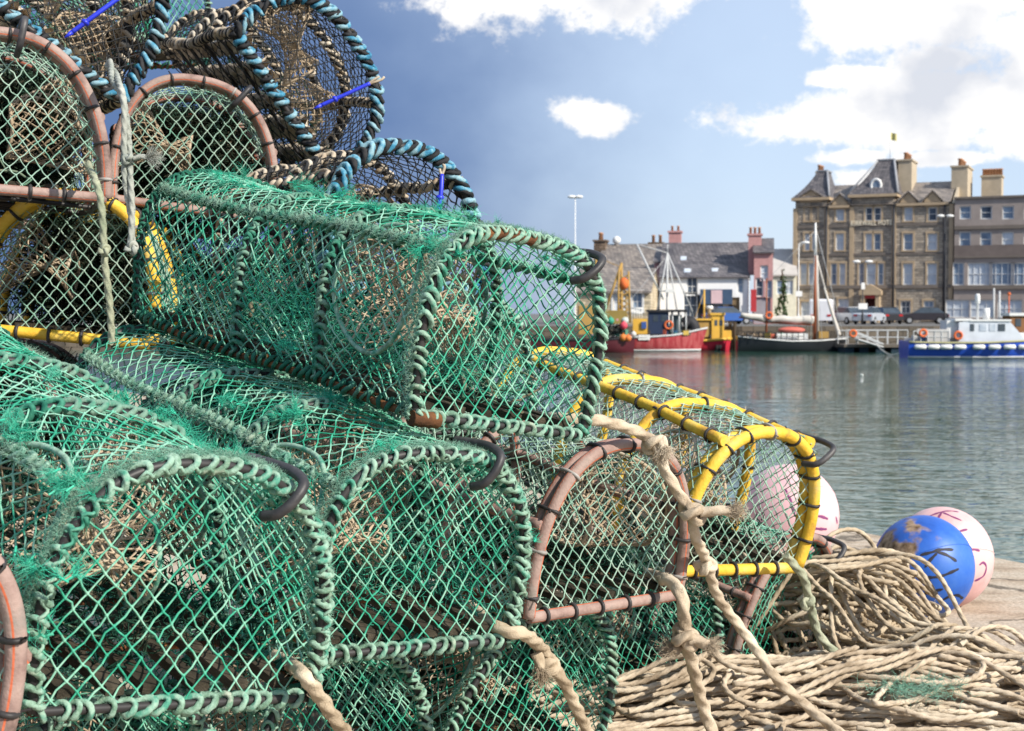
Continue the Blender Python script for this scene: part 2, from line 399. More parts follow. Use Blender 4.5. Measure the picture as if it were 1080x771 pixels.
    # ridges, rails, base edges
    ul, ur = U * .70, U * .30
    if hose is None:
        for uu in ((ur, ul) if ridges else ()):
            pth = warp(surf(np.full(60, uu), np.linspace(0, L, 60), .003)); m = M()
            m.tube(pth, .0045, 7); h = obj('ridge_rope', m, LASH_DARK if style == 'green' else LASH_BLACK, root)
            for mt, lr, pit, phs in S['lash']:
                m = M(); lashing(m, pth, .0045, lr * .95, pit * 1.35, phs, sd, slant=pit * .8, spine=style == 'green')
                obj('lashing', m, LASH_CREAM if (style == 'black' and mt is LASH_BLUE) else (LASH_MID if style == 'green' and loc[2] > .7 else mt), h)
        for sx in (0, -1):
            pth = warp(np.stack([np.full(60, A[sx, 0]), np.linspace(0, L, 60), np.full(60, .004)], 1))
            for mt, lr, pit, phs in S['lash']:
                m = M(); lashing(m, pth, .007, lr * .9, pit * 1.25, phs, sd, spine=False)
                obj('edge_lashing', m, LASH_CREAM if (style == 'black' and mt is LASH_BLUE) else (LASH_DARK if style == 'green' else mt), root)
    else:
        m = M()
        rails = [U * .645, U * .355] if style == 'yellow' else [U * .80, U * .20]
        for uu in rails: m.tube(warp(surf(np.full(50, uu), np.linspace(.0, L, 50), .006)), S['hr'] * .95, 10)
        h = obj('side_rail', m, hose, root)
        for uu in rails:
            pth = warp(surf(np.full(50, uu), np.linspace(.0, L, 50), .006))
            for ii in range(3, 49, 5):
                a = np.linspace(0, 2 * math.pi, 14, endpoint=False)
                ring = pth[ii] + np.stack([np.cos(a) * S['hr'] * 1.1, 0 * a, np.sin(a) * S['hr'] * 1.1], 1)
                m = M(); m.tube(ring, .0042, 5, closed=True); obj('binding_band', m, S['bands'], h)
    # body netting: diamonds of twine laced over the hoops
    def lattice(nu, nv):
        i, j = np.meshgrid(np.arange(nu + 1), np.arange(nv + 1), indexing='ij'); par = (i + j) % 2 == 0
        E = []
        for dj in (1, -1):
            ok = par & (i + 1 <= nu) & (j + dj >= 0) & (j + dj <= nv)
            E.append(np.stack([i[ok], j[ok], i[ok] + 1, j[ok] + dj], 1))
        return np.concatenate(E), np.stack([i[par], j[par]], 1)
    def twine(m, Afn, E, K, rad, knot, bend=.0012):
        keep = r.random(len(E)) > .006; E = E[keep]
        a = Afn(E[:, 0], E[:, 1]); b = Afn(E[:, 2], E[:, 3]); mid = (a + b) / 2 + r.normal(0, bend, a.shape)
        rr = rad * r.uniform(.8, 1.25, len(a))
        m.segs(a, mid, rr, 5); m.segs(mid, b, rr, 5)
        kp = Afn(K[:, 0], K[:, 1]); m.blobs(kp, knot * r.uniform(.75, 1.25, len(kp)))
    nu = int(round(U / cell / 1.0)); nv = int(round(L / (cell * 1.08)))
    nu += nu % 2; jit = r.normal(0, .0013, (nu + 2, nv + 2, 3)); hsn = np.array(hs)
    def body_pt(i, j):
        v = j * L / nv; u = i * U / nu
        v = v + .007 * np.sin(u * 9 + ph[5]) * np.sin(math.pi * v / L); u = np.clip(u + .007 * np.sin(v * 8 + ph[6]) * np.sin(math.pi * u / U), 0, U)
        kk = np.clip(np.searchsorted(hsn, v, side='right') - 1, 0, 2); f = (v - hsn[kk]) / (hsn[kk + 1] - hsn[kk])
        sag = -.016 * np.sin(math.pi * np.clip(f, 0, 1)) * (.6 + .5 * np.sin(u * 7 + ph[7]))
        return warp(surf(u, v, .004 + sag) + jit[i, j])
    m = M(); E, K = lattice(nu, nv); twine(m, body_pt, E, K, .00135, .0033)
    obj('netting', m, nets, root)
    # end netting, clipped to the hoop
    poly = A
    def inside(x, z):
        w = (np.interp(np.clip(z, 0, H), A[:81, 1], A[:81, 0]), np.interp(np.clip(z, 0, H), A[80:][::-1, 1], A[80:][::-1, 0]))
        return (z >= 0) & (z <= H) & (x <= w[0]) & (x >= w[1])
    for yy, sg in ((.002, 1.), (L - .002, -1.)):
        a, b = cell * .98, cell * 1.16
        ni = int(.5 / a) + 2; nj = int(.36 / b) + 3
        E, K = lattice(2 * ni, 2 * nj); jt = r.normal(0, .0010, (2 * ni + 2, 2 * nj + 2, 3)); rx = r.uniform(-.12, .12) + (.16 if yy < .1 else 0)
        cs, sn = math.cos(rx), math.sin(rx)
        def pt2(i, j):
            x0 = (i - ni) * a; z0 = (j - nj) * b; sk = .22
            x = x0 * cs - z0 * sn + sk * z0 * .5; z = x0 * sn + z0 * cs + H / 2
            x = x + .008 * np.sin(z * 16 + ph[8]); z = z + .006 * np.sin(x * 14 + ph[3])
            return x, z
        def to3(x, z):
            d = np.minimum(np.minimum(z, H - z), W / 2 - np.abs(x)) / (W / 2)
            return np.stack([x, yy + sg * (.004 + .03 * np.clip(d, 0, 1) * (1 + .5 * np.sin(x * 9 + ph[1]))), z], -1)
        x1, z1 = pt2(E[:, 0], E[:, 1]); x2, z2 = pt2(E[:, 2], E[:, 3]); i1 = inside(x1, z1); i2 = inside(x2, z2)
        m = M(); both = i1 & i2 & (r.random(len(E)) > .008)
        j1 = jt[E[:, 0], E[:, 1]]; j2 = jt[E[:, 2], E[:, 3]]
        pa = to3(x1, z1) + j1; pb = to3(x2, z2) + j2
        mid = (pa + pb) / 2 + r.normal(0, .0015, pa.shape); rd = .00130 * r.uniform(.85, 1.25, len(pa))
        m.segs(pa[both], mid[both], rd[both], 5); m.segs(mid[both], pb[both], rd[both], 5)
        cr = i1 ^ i2
        ix = np.where(i1, x1, x2)[cr]; iz = np.where(i1, z1, z2)[cr]; ox = np.where(i1, x2, x1)[cr]; oz = np.where(i1, z2, z1)[cr]
        lo = np.zeros(len(ix)); hi_ = np.ones(len(ix))
        for _ in range(7):
            md = (lo + hi_) / 2; g = inside(ix + (ox - ix) * md, iz + (oz - iz) * md); lo = np.where(g, md, lo); hi_ = np.where(g, hi_, md)
        jc = np.where(i1[:, None], j1, j2)[cr]
        m.segs(to3(ix, iz) + jc, to3(ix + (ox - ix) * lo, iz + (oz - iz) * lo), .0014, 5)
        kx, kz = pt2(K[:, 0], K[:, 1]); g = inside(kx, kz); m.blobs((to3(kx, kz) + jt[K[:, 0], K[:, 1]])[g], .0034)
        obj('end_netting', m, PALE_NET if (pale_front and yy < .1) else nets, root)
    # entrance funnels knitted of older twine, from the side to a ring inside
    for sgn, f0, f1 in funnels:
        m = M(); nt_, ns_ = 40, 13; a = np.linspace(0, 2 * math.pi, nt_, endpoint=False)
        yc = (f0 + f1) / 2 * L; ry = (f1 - f0) / 2 * L
        def cone(i, j):
            f = j / ns_; an = a[i % nt_] + (j % 2) * math.pi / nt_ * 0
            um = U * (.5 + .29 * -sgn)
            o = surf(um + np.sin(an) * U * .13, yc + np.cos(an) * ry, -.004); ctr = np.stack([np.full(len(f), sgn * .02), np.full(len(f), yc), np.full(len(f), H * .45)], 1)
            inn = ctr + np.stack([np.zeros(len(f)), np.cos(an) * .062, np.sin(an) * .062], 1)
            return warp(o * (1 - f[:, None]) + inn * f[:, None] + .003 * np.sin(an * 3 + ph[2])[:, None])
        i, j = np.meshgrid(np.arange(nt_), np.arange(ns_ + 1), indexing='ij'); par = (i + j) % 2 == 0; E = []
        for di in (1, -1):
            ok = par & (j + 1 <= ns_); E.append(np.stack([i[ok], j[ok], (i[ok] + di) % nt_, j[ok] + 1], 1))
            ok = par & (j - 1 >= 0); E.append(np.stack([i[ok], j[ok], (i[ok] + di) % nt_, j[ok] - 1], 1))
        twine(m, cone, np.concatenate(E), np.stack([i[par], j[par]], 1), .0013, .0026)
        f = obj('entrance_funnel', m, BEIGE_NET, root)
        m = M(); aa = np.arange(nt_); m.tube(cone(aa, np.full(nt_, float(ns_))), .004, 6, closed=True); m.tube(cone(aa, np.zeros(nt_)), .0045, 6, closed=True)
        obj('funnel_ring', m, BEIGE_NET if style != 'green' else LASH_GREEN, f)
    # old twine and weed caught inside; dense dark filling is added to darken pots
    if caught:
        m = M(); k_ = int(1500 * caught); dense = caught > 1.5 and not tang
        q0 = np.stack([r.uniform(-.42, .42, k_) * W, L * r.uniform(.04, .98, k_) ** (.75 if dense else .85), np.abs(r.normal(0, .085 if dense else (.07 if tang else .04), k_)) + .022], 1)
        q0[:, 2] = np.minimum(q0[:, 2], H * .84); q0[:, 0] *= 1 - .35 * (q0[:, 2] / H) ** 2; q0[:, 1] = np.clip(q0[:, 1], .06, L - .06)
        if dense: q0[:, 2] = np.maximum(q0[:, 2], r.uniform(.02, .86 * H, k_)); q0[:, 0] *= np.sqrt(np.clip(1.05 - (q0[:, 2] / H) ** 2.4, .1, 1)); q0[:, 1] = np.maximum(q0[:, 1], .22 * L + r.normal(0, .03, k_))
        clump = .5 + .5 * np.sin(q0[:, 0] * 31 + ph[0]) * np.sin(q0[:, 1] * 17 + ph[1]); ok = clump + r.uniform(-.3, .3, k_) > .28; q0 = q0[ok]
        m.hairs(q0, r.normal(0, 1, q0.shape) * [1, 1, .5], r.uniform(.03, .10, len(q0)), .0012 if tang else (.0016 if not dense else .0024), .5, 5)
        tag(obj('caught_twine', m, (tang or JUNK_D) if not dense else JUNK_B, root), 'tangle of old twine and weed added inside the pot to darken it')
        for g in range(7):
            m = M()
            q0 = np.array([r.uniform(-.42, .42) * W, r.uniform(.06, .95) * L, .05 + abs(r.normal(0, .035))]); d = nrm(r.normal(0, 1, 3)); pts = [q0]
            for _ in range(int(r.integers(12, 34))):
                d = nrm(d + r.normal(0, .45, 3) * [1, 1, .45] + [-pts[-1][0] * 1.5, 0, (.05 - pts[-1][2]) * 3]); nx = pts[-1] + d * .016
                nx[0] = np.clip(nx[0], -.4 * W, .4 * W); nx[1] = np.clip(nx[1], .03, L - .03); nx[2] = np.clip(nx[2], .024, H * .5); pts.append(nx)
            m.tube(pts, r.choice([.0014, .002, .003, .0045]), 5); obj('bait_line', m, JUNK, root)
    # rubber closing hook over the front hoop
    if hook is not None:
        t_, ln = hook; u0 = U * t_; m = M()
        e = surf(np.array([u0]), np.array([0.]), 0.)[0]; ctr = np.array([sh * H * .5, 0, H * .5]); up = nrm(e - ctr); up[1] = 0; up = nrm(up)
        tg = np.array([0, 1., 0]); rad = .020
        g_ = .010 if hose is None else S['hr'] + .006
        pts = [e + up * g_ * 1.4 + tg * (ln + .045), e + up * (g_ + .012) + tg * (ln * .5 + .02), e + up * (g_ + .016) + tg * .004, e + up * (g_ + .008) - tg * (g_ + .020), e - up * .008 - tg * (g_ + .028), e - up * .034 - tg * (g_ + .020), e - up * .046 - tg * .008]
        m.tube(smooth_path(pts, .004), .0074, 10)
        hk = obj('rubber_hook', m, RUBBER, root)
    RM = np.array(rot.to_matrix()); wl_ = lambda p_: (np.array(p_) - np.array(loc)) @ RM
    for (qa, qb) in tags:      # blue door toggles
        e = wl_(P(*qa)); f_ = wl_(P(*qb)); d1 = f_ - e; m = M(); pth = smooth_path([e, e + d1 * .5 + [0, -.003, 0], f_], .006)
        m.tube(pth, .0052, 8); m.sphere(e + d1 * .72, .010, 10, 8, (1, 1, .7)); m.cyl(f_, f_ + d1 * .16, .0055, .002, 8)
        tg_ = obj('toggle', m, BLUEP, root); m = M(); m.tube(smooth_path([e + d1 * .04, e - d1 * .18 + [.004, -.004, .004], e - d1 * .30], .004), .0035, 6); m.tube(smooth_path([e + d1 * .04, e - d1 * .16 - [.006, 0, .006], e - d1 * .28 - [.008, 0, .008]], .004), .0035, 6); obj('toggle_cord', m, LASH_CREAM, tg_)
    # loose fibres
    if fuzz:
        m = M(); c = []
        for uu in (ur, ul): c.append((np.full(fuzz, uu) + r.normal(0, .006, fuzz), r.uniform(0, L, fuzz)))
        c.append((r.uniform(0, U, 2 * fuzz), np.abs(r.normal(0, .012, 2 * fuzz))))
        uu = np.concatenate([a for a, b in c]); vv = np.concatenate([b for a, b in c])
        p0 = warp(surf(np.clip(uu, 0, U), np.clip(vv, 0, L), .012)); p1 = surf(np.clip(uu, 0, U), vv, .05)
        m.hairs(p0, (p1 - p0) + r.normal(0, .03, p0.shape), r.uniform(.004, .013, len(p0)), .00026, .5, 3)
        obj('rope_fibre', m, FUZZ_P if style != 'black' else LASH_CREAM, root)
    for (t_, yy, cnt, sz) in frays:
        m = M(); c = warp(surf(np.array([U * t_]), np.array([yy * L]), .008))[0]; o = nrm(c - [sh * H / 2, c[1], H * .4])
        nt2 = max(3, cnt // 22); tc_ = c + r.normal(0, 1, (nt2, 3)) * [sz * .45, sz * .6, sz * .2]; td = nrm(r.normal(0, 1, (nt2, 3)) * [1, 1, .6] + o * .35)
        ii = r.integers(0, nt2, cnt); p0 = tc_[ii] + r.normal(0, .0022, (cnt, 3))
        m.hairs(p0, td[ii] + r.normal(0, .28, (cnt, 3)), r.uniform(.45, 1.15, cnt) * sz, .00042, .33, 6)
        for a_, b_ in zip(tc_, td): m.segs([a_ - b_ * sz * .25], [a_ + b_ * sz * .1], .0016, 6)
        obj('frayed_twine', m, FUZZ, root)
    return root

PO = {
'C1': ((-0.017, 2.467, 0.754), (41.3, 9.5, 8.4), 0.432, 0.326, 1.002, 3.5, 0.085, -0.081),
'C2': ((-0.151, 2.285, 0.409), (37.3, 9.6, 4.6), 0.430, 0.323, 1.075, 2.85, 0.163, -0.078),
'C3': ((-0.433, 1.842, 0.439), (41.1, 11.9, 8.2), 0.445, 0.324, 1.008, 2.557, 0.091, -0.114),
'C4': ((0.190, 2.841, 0.362), (40.3, 7.8, 1.3), 0.435, 0.331, 0.950, 2.455, 0.047, 0.032),
'C5': ((0.542, 3.364, 0.341), (31.0, 11.1, 4.2), 0.425, 0.338, 0.911, 3.0, 0.132, 0.046),
'C6': ((0.732, 3.868, 0.010), (44.2, 10.9, 4.5), 0.434, 0.339, 0.950, 2.173, 0.011, 0.047),
'C7': ((0.014, 2.915, 0.010), (38.6, 8.4, 3.9), 0.436, 0.341, 0.950, 2.245, -0.005, 0.194),
'C9': ((0.379, 3.569, 0.010), (40.0, 0.1, 0.1), 0.435, 0.340, 0.950, 2.607, 0.006, 0.005),
'C8': ((-0.298, 2.493, 0.008), (48.6, 0.4, 0.0), 0.434, 0.339, 0.950, 2.642, 0.007, 0.017),
'C10': ((-0.762, 1.458, 0.401), (31.7, 2.3, 5.5), 0.435, 0.339, 0.950, 2.885, 0.102, 0.125),
'U1': ((-1.102, 3.086, 1.217), (24.6, -0.4, 3.0), 0.436, 0.338, 0.950, 2.272, -0.004, -0.011),
'U2': ((-0.838, 3.766, 1.223), (18.5, -0.5, 6.7), 0.435, 0.341, 0.950, 2.478, 0.033, -0.075),
'U3': ((-1.081, 3.398, 0.896), (4.9, -1.0, 5.8), 0.435, 0.341, 0.950, 2.366, 0.006, 0.034),
'U4': ((-1.105, 3.391, 1.594), (30.2, -0.6, 35.5), 0.435, 0.340, 0.950, 2.485, 0.006, -0.001),
'U5': ((-0.630, 3.948, 1.523), (25.3, 7.6, 52.4), 0.509, 0.272, 0.945, 2.606, 0.088, -0.088),
'U6': ((-0.243, 3.354, 1.006), (36.9, -1.4, -0.3), 0.438, 0.335, 0.950, 2.411, -0.011, -0.042),
'V1': ((-1.25, 3.30, 0.525), (12, 0, 2.0), 0.435, 0.338, 0.950, 2.3, 0.02, 0.0),
'V7': ((-1.15, 4.75, 1.83), (62, 2, 6.0), 0.435, 0.338, 0.950, 2.7, 0.05, 0.0),
'G1': ((-0.60, 2.10, 0.010), (44, 0, 0.0), 0.435, 0.36, 0.950, 2.7, 0.05, 0.0),
}
g = 'lobster creels stacked on the quay'
creel('green_creel', PO['C1'], 'green', 'green rope bound creel lying slantwise on top of the front pile, against the sky', near=True, fuzz=2600, caught=1.2, tang=JUNK_G, dense_=0, hook=(.36, .05),
      rust=True, frays=((.70, .03, 420, .04), (.35, .08, 300, .03), (.62, .8, 250, .04), (.52, .15, 250, .03), (.56, .60, 450, .05), (.50, .30, 200, .03), (.42, .62, 200, .035), (.45, .10, 160, .02), (.64, .28, 120, .02), (.95, .4, 200, .03)),
      funnels=((-1, .05, .27), (1, .32, .55)))
creel('green_creel', PO['C2'], 'green', 'green rope bound creel squeezed under the topmost green one, dark rubber hook on its rim', near=True, fuzz=2200, caught=1.3, tang=JUNK_G, dense_=0, hook=(.40, .05),
      frays=((.60, .02, 250, .03), (.36, .04, 300, .03), (.5, .3, 300, .035), (.62, .25, 260, .035), (.66, .42, 200, .03), (.74, .12, 160, .03), (.2, .0, 120, .02)))
creel('green_creel', PO['C3'], 'green', 'large green rope bound creel nearest the viewer at lower left', near=True, fuzz=3000, caught=1.4, hook=(.38, .06),
      frays=((.34, .04, 350, .035), (.345, .2, 400, .035), (.70, .04, 500, .035), (.88, .01, 250, .03), (.42, .3, 200, .025), (.33, .40, 500, .04), (.67, .24, 250, .035), (.80, .02, 250, .04), (.5, .5, 80, .02), (.31, .6, 400, .03)), funnels=((-1, .04, .27), (1, .32, .55)))
creel('hose_creel', PO['C4'], 'brown', 'creel framed in brown striped hose, between the green pots and the yellow one', near=True, funnels=((1, .05, .28),), rusty=True)
creel('hose_creel', PO['C5'], 'yellow', 'creel framed in yellow hose nearest the water, pink float seen through it', near=True, hook=(.33, .06), caught=.6, nf=2.35)
creel('hose_creel', PO['C6'], 'brown', 'brown hose creel on the ground under the yellow one, beside the rope heap', hook=(.36, .05), net=GREEN_NET, cell=.0155)
creel('green_creel', PO['C7'], 'green', 'green rope bound creel on the ground below the brown hose creel', near=False, fuzz=300)
creel('green_creel', PO['C9'], 'green', 'green netted creel half hidden behind the hanging ropes, below the yellow hose creel')
creel('green_creel', PO['C8'], 'green', 'green creel at the bottom edge, second rope bound arch from the left on the ground', fuzz=200)
creel('green_creel', PO['G1'], 'green', 'green creel on the ground wholly under the large lower left one')
creel('hose_creel', PO['C10'], 'brown', 'brown hose creel cut by the left edge, in front of the large green one')
creel('green_creel', ((-.60, 3.80, .80), (20, 0, 1), .435, .338, .95, 2.5, .03, 0), 'green', 'dark filled green creel under the second brown arch, behind the top pot', caught=6.)
creel('green_creel', ((-.12, 3.47, .66), (37, 1, 1), .435, .338, .95, 2.5, .03, 0), 'green', 'green creel seen only through the mesh of the topmost pot, under the small black arch', caught=6.)
creel('green_creel', ((-.62, 3.62, .40), (24, 0, 1), .435, .338, .95, 2.5, .03, 0), 'green', 'green creel deep in the stack, glimpsed through the lower left green pots', caught=6.)
creel('green_creel', ((-.16, 3.55, .30), (37, 1, 1), .435, .338, .95, 2.5, .03, 0), 'green', 'green creel deep in the stack behind the brown hose creel, glimpsed through its mesh', caught=3.)
creel('hose_creel', PO['U1'], 'brown', 'brown hose creel at upper left, directly above the yellow framed one', hook=(.47, .06), funnels=((1, .05, .28),), caught=6.)
creel('hose_creel', PO['U2'], 'brown', 'brown hose creel with double arch, second along in the upper row at left', hook=(.38, .05), caught=6.)
creel('hose_creel', PO['U3'], 'yellow', 'yellow hose creel at the left edge behind two hanging grey ropes', funnels=((-1, .05, .28),), caught=6.)
creel('hose_creel', PO['V1'], 'brown', 'brown hose creel mostly hidden under the yellow one at the left edge', hook=(.45, .06), caught=6.)
creel('black_creel', PO['U4'], 'black', 'black netted creel with blue lashing tipped at the top left corner', boards=True, tags=(((125, -2, 3.15), (76, 34, 3.12)),), caught=.5)
creel('black_creel', PO['U5'], 'black', 'black netted creel with blue lashing on its side, round mouth standing highest against the sky', near=True, boards=True, tags=(((390, 88, 3.84), (339, 111, 3.82)),), caught=.5, fuzz=250)
creel('black_creel', PO['U6'], 'black', 'small arch of a black netted creel peeping over the topmost green pot', near=True, boards=True, tags=(((466, 184, 3.26), (463, 218, 3.25)),), caught=.5)
creel('green_creel', PO['V7'], 'green', 'green creel at the very top, cut by the upper edge behind the black ones')
# ------------------------------------------------------------------ ropes, heap, buoys
HEMP = mat('beige_hemp_rope', [(.20, .145, .09), (.45, .365, .26), (.60, .52, .39)], scale=9, rough=.92, spec=.08, bump=.6, bscale=380, dist=.0025)
HEMP2 = mat('pale_hemp_rope', [(.22, .165, .11), (.49, .40, .295), (.63, .55, .43)], scale=10, rough=.92, spec=.08, bump=.6, bscale=380, dist=.0025)
GREYR = mat('grey_weathered_rope', [(.16, .19, .17), (.32, .34, .30), (.44, .44, .39)], scale=11, rough=.92, spec=.08, bump=.5, bscale=380, dist=.002)
SAGE = mat('sage_rope', [(.15, .20, .13), (.32, .34, .24), (.42, .42, .31)], scale=11, rough=.92, spec=.08, bump=.5, bscale=380, dist=.002)

def knot(m, c, r, size, seed=0):
    t = np.linspace(0, 2 * math.pi, 70)
    q = np.random.default_rng(seed); M3 = np.linalg.qr(q.normal(0, 1, (3, 3)))[0]
    p = np.stack([np.sin(t) + 2 * np.sin(2 * t), np.cos(t) - 2 * np.cos(2 * t), -1.5 * np.sin(3 * t)], 1) / 3 * size
    m.tube(np.asarray(c) + p @ M3, r, 12, lobes=3, twist=2 * math.pi / (r * 4.6), lob=.26)

def tail(m, mh, c, d, ln, r):
    p = smooth_path([c, np.asarray(c) + np.asarray(d) * ln * .5 + [0, 0, .004], np.asarray(c) + np.asarray(d) * ln], .004)
    m.tube(p, r, 12, lobes=3, twist=2 * math.pi / (r * 4.6), lob=.26)
    k = 260; e = p[-1] + rng.normal(0, r * .5, (k, 3)); mh.hairs(e, np.asarray(d) + rng.normal(0, .35, (k, 3)), rng.uniform(.015, .04, k), .0005, .3, 4)

def tie(name, pts, r, mt, label, knots=(), tails=(), fuzz=350, group=None, double=False):
    pw = [P(*q) for q in pts]; path = smooth_path(pw, r * .6); m = M(); mh = M()
    n_ = len(path); ph = rng.uniform(0, 6, 3)
    path = path + .25 * r * np.stack([np.sin(np.arange(n_) * .09 + ph[0]), np.sin(np.arange(n_) * .07 + ph[1]), np.sin(np.arange(n_) * .08 + ph[2])], 1)
    if double:
        t = nrm(np.gradient(path, axis=0)); s_ = np.arange(n_) * r * .6; a = nrm(np.cross(t, [0, 1., 0])); b = np.cross(t, a); an = (s_ / (r * 14))[:, None]
        off = (np.cos(an) * a + np.sin(an) * b) * r
        rope(m, path + off, r); rope(m, path - off, r)
    else: rope(m, path, r)
    for i, (q, s_) in enumerate(knots): knot(m, P(*q), r * .8, r * s_, i + len(pts))
    o = obj(name, m, mt, None, loc=pw[0]); tag(o, label, 'rope', group)
    for q, d, ln in tails:
        m2 = M(); tail(m2, mh, P(*q), nrm(d), ln, r * .9); te = obj('frayed_end', m2, mt, o); te.location = -np.array(pw[0])
    i = rng.integers(0, n_, fuzz); mh.hairs(path[i] + rng.normal(0, r * .5, (fuzz, 3)), rng.normal(0, 1, (fuzz, 3)), rng.uniform(.006, .018, fuzz), .00035, .5, 3)
    f = obj('rope_fibre', mh, mt, o); f.location = -np.array(pw[0])
    return o

tie('tie_rope', [(570, 440, 2.9), (592, 443, 2.70), (631, 445, 2.72), (674, 456, 2.78), (690, 469, 2.80), (703, 495, 2.80), (721, 526, 2.83), (730, 543, 2.85), (733, 568, 2.88), (746, 596, 3.0), (758, 627, 3.1), (778, 657, 3.16), (800, 690, 3.16), (815, 714, 3.15), (850, 745, 3.15), (890, 775, 3.1)], .0105, HEMP2,
    'long beige rope knotted over the brown hoop, crossing the yellow frame down to the heap', knots=(((690, 469, 2.79), 1.9), ((730, 540, 2.83), 2.4), ((744, 597, 2.99), 1.7)), tails=(((738, 541, 2.82), (1, -.1, .05), .06), ((697, 462, 2.78), (.2, -.2, -1), .02)))
tie('tie_rope', [(684, 604, 3.12), (700, 612, 2.95), (712, 620, 2.90), (719, 640, 2.88), (722, 671, 2.92), (728, 690, 2.96), (734, 708, 3.0), (744, 749, 3.1), (756, 790, 3.1)], .0125, HEMP2,
    'thick beige rope with a frayed knot hanging from the corner of the brown hose creel', knots=(((722, 672, 2.91), 2.0),), tails=(((726, 675, 2.9), (1, -.1, -.25), .04), ((716, 688, 2.92), (-1, -.1, .3), .012)), fuzz=500)
tie('tie_rope', [(492, 640, 2.65), (517, 656, 2.45), (535, 664, 2.40), (555, 668, 2.42), (572, 686, 2.52), (584, 706, 2.58), (597, 724, 2.62), (612, 752, 2.7), (630, 790, 2.8)], .0105, HEMP,
    'tan rope with a doubled twist hanging from the green creel under the topmost one', knots=(((577, 700, 2.54), 1.6),), tails=(((565, 688, 2.5), (.3, -.2, -1), .03),), double=False)
tie('tie_rope', [(290, 690, 2.2), (309, 706, 2.0), (322, 716, 1.93), (338, 733, 1.97), (355, 756, 2.02), (375, 785, 2.1)], .0095, HEMP,
    'short tan rope dropping out of the bottom edge from the large lower left creel')
tie('tie_rope', [(830, 585, 3.36), (838, 596, 3.38), (847, 609, 3.40), (854, 640, 3.45), (864, 669, 3.5), (885, 690, 3.5), (900, 705, 3.45), (908, 720, 3.4)], .0095, SAGE,
    'sage green rope hanging from the right foot of the yellow hose creel', knots=(((852, 636, 3.43), 1.5),))
tie('tie_rope', [(115, 66, 3.25), (123, 86, 3.02), (130, 108, 2.95), (134, 150, 2.95), (135, 190, 2.95), (138, 230, 2.96), (139, 262, 2.96)], .0058, GREYR,
    'pale grey doubled rope with end knot hanging between the two upper brown arches', knots=(((139, 262, 2.95), 2.0), ((135, 168, 2.94), 1.6)), tails=(((140, 168, 2.94), (1, 0, .1), .03),), double=True)
tie('tie_rope', [(92, 170, 3.2), (98, 186, 3.0), (105, 208, 2.95), (109, 240, 2.95), (111, 275, 2.96), (115, 320, 2.98), (118, 364, 3.0)], .0068, SAGE,
    'grey green rope hanging in front of the yellow hose creel at the left', knots=(((110, 264, 2.94), 1.3),))

# --- the heap
x0, y0, gs = -.2, 2.7, .006
GX, GY = 330, 360
hz = np.zeros((GX, GY))
ax = x0 + np.arange(GX) * gs; ay = y0 + np.arange(GY) * gs
XX, YY = np.meshgrid(ax, ay, indexing='ij')
hc = (1.03, 4.02)
def core(cx, cy, ang, a, b, h):
    dx, dy = XX - cx, YY - cy; c, s = math.cos(ang), math.sin(ang)
    e = ((dx * c + dy * s) / a) ** 2 + ((-dx * s + dy * c) / b) ** 2
    return h * np.clip(1 - e, 0, 1) ** .7
cap = np.maximum(np.maximum(core(.90, 3.98, R(-20), .34, .27, .225), core(1.06, 3.72, R(-50), .40, .22, .125)), core(.85, 3.38, R(4), .95, .30, .085))
cap = np.maximum(cap - .045, 0); hz = np.maximum(cap - .03, 0)
def drape(path, r, slack=12, free=False):
    wv = .008 * np.sin(np.arange(len(path)) * .02 + q.uniform(0, 6)) * q.uniform(0, 1) + q.uniform(-.004, .008)
    i = np.clip(((path[:, 0] - x0) / gs).astype(int), 2, GX - 3); j = np.clip(((path[:, 1] - y0) / gs).astype(int), 2, GY - 3)
    z = np.max([hz[i + a, j + b] for a in (-1, 0, 1) for b in (-1, 0, 1)], axis=0)
    w = slack; zp = np.pad(z, w, mode='edge'); zm = np.max([zp[k:k + len(z)] for k in range(2 * w + 1)], axis=0)
    kern = np.hanning(5 * w + 5)[1:-1]; kern /= kern.sum(); zs = np.convolve(np.pad(zm, len(kern) // 2, mode='edge'), kern, 'valid')
    zs = np.minimum(np.maximum(zs, z - r * .5) + r * .8, (9. if free else cap[i, j] + r + wv))
    out = path.copy(); out[:, 2] = zs
    R_ = 2
    for a in range(-R_, R_ + 1):
        for b in range(-R_, R_ + 1):
            d2 = (a * a + b * b) * gs * gs
            if d2 < r * r: np.maximum.at(hz, (i + a, j + b), zs + math.sqrt(r * r - d2) - .001)
    return out
def bight(cx, cy, ang, a, b, turns, q):
    t = np.linspace(0, 2 * math.pi * turns, int(240 * turns)) + q.uniform(0, 6)
    p = q.uniform(0, 6, 6)
    rad = 1 + .13 * np.sin(t * 1.37 + p[0]) + .10 * np.sin(t * 2.61 + p[1]) + .02 * np.sin(t * 4.3 + p[4]); dr = np.linspace(0, 1, len(t))
    x = a * rad * np.cos(t) + (dr - .5) * .10 * math.cos(p[2]); y = b * rad * np.sin(t + .25 * np.sin(t + p[3])) + (dr - .5) * .10 * math.sin(p[2])
    c, s = math.cos(ang), math.sin(ang)
    return resample(np.stack([cx + x * c - y * s, cy + x * s + y * c, 0 * x], 1), .0030)
q = np.random.default_rng(23); RR = .0061
mh_, mf = M(), M()
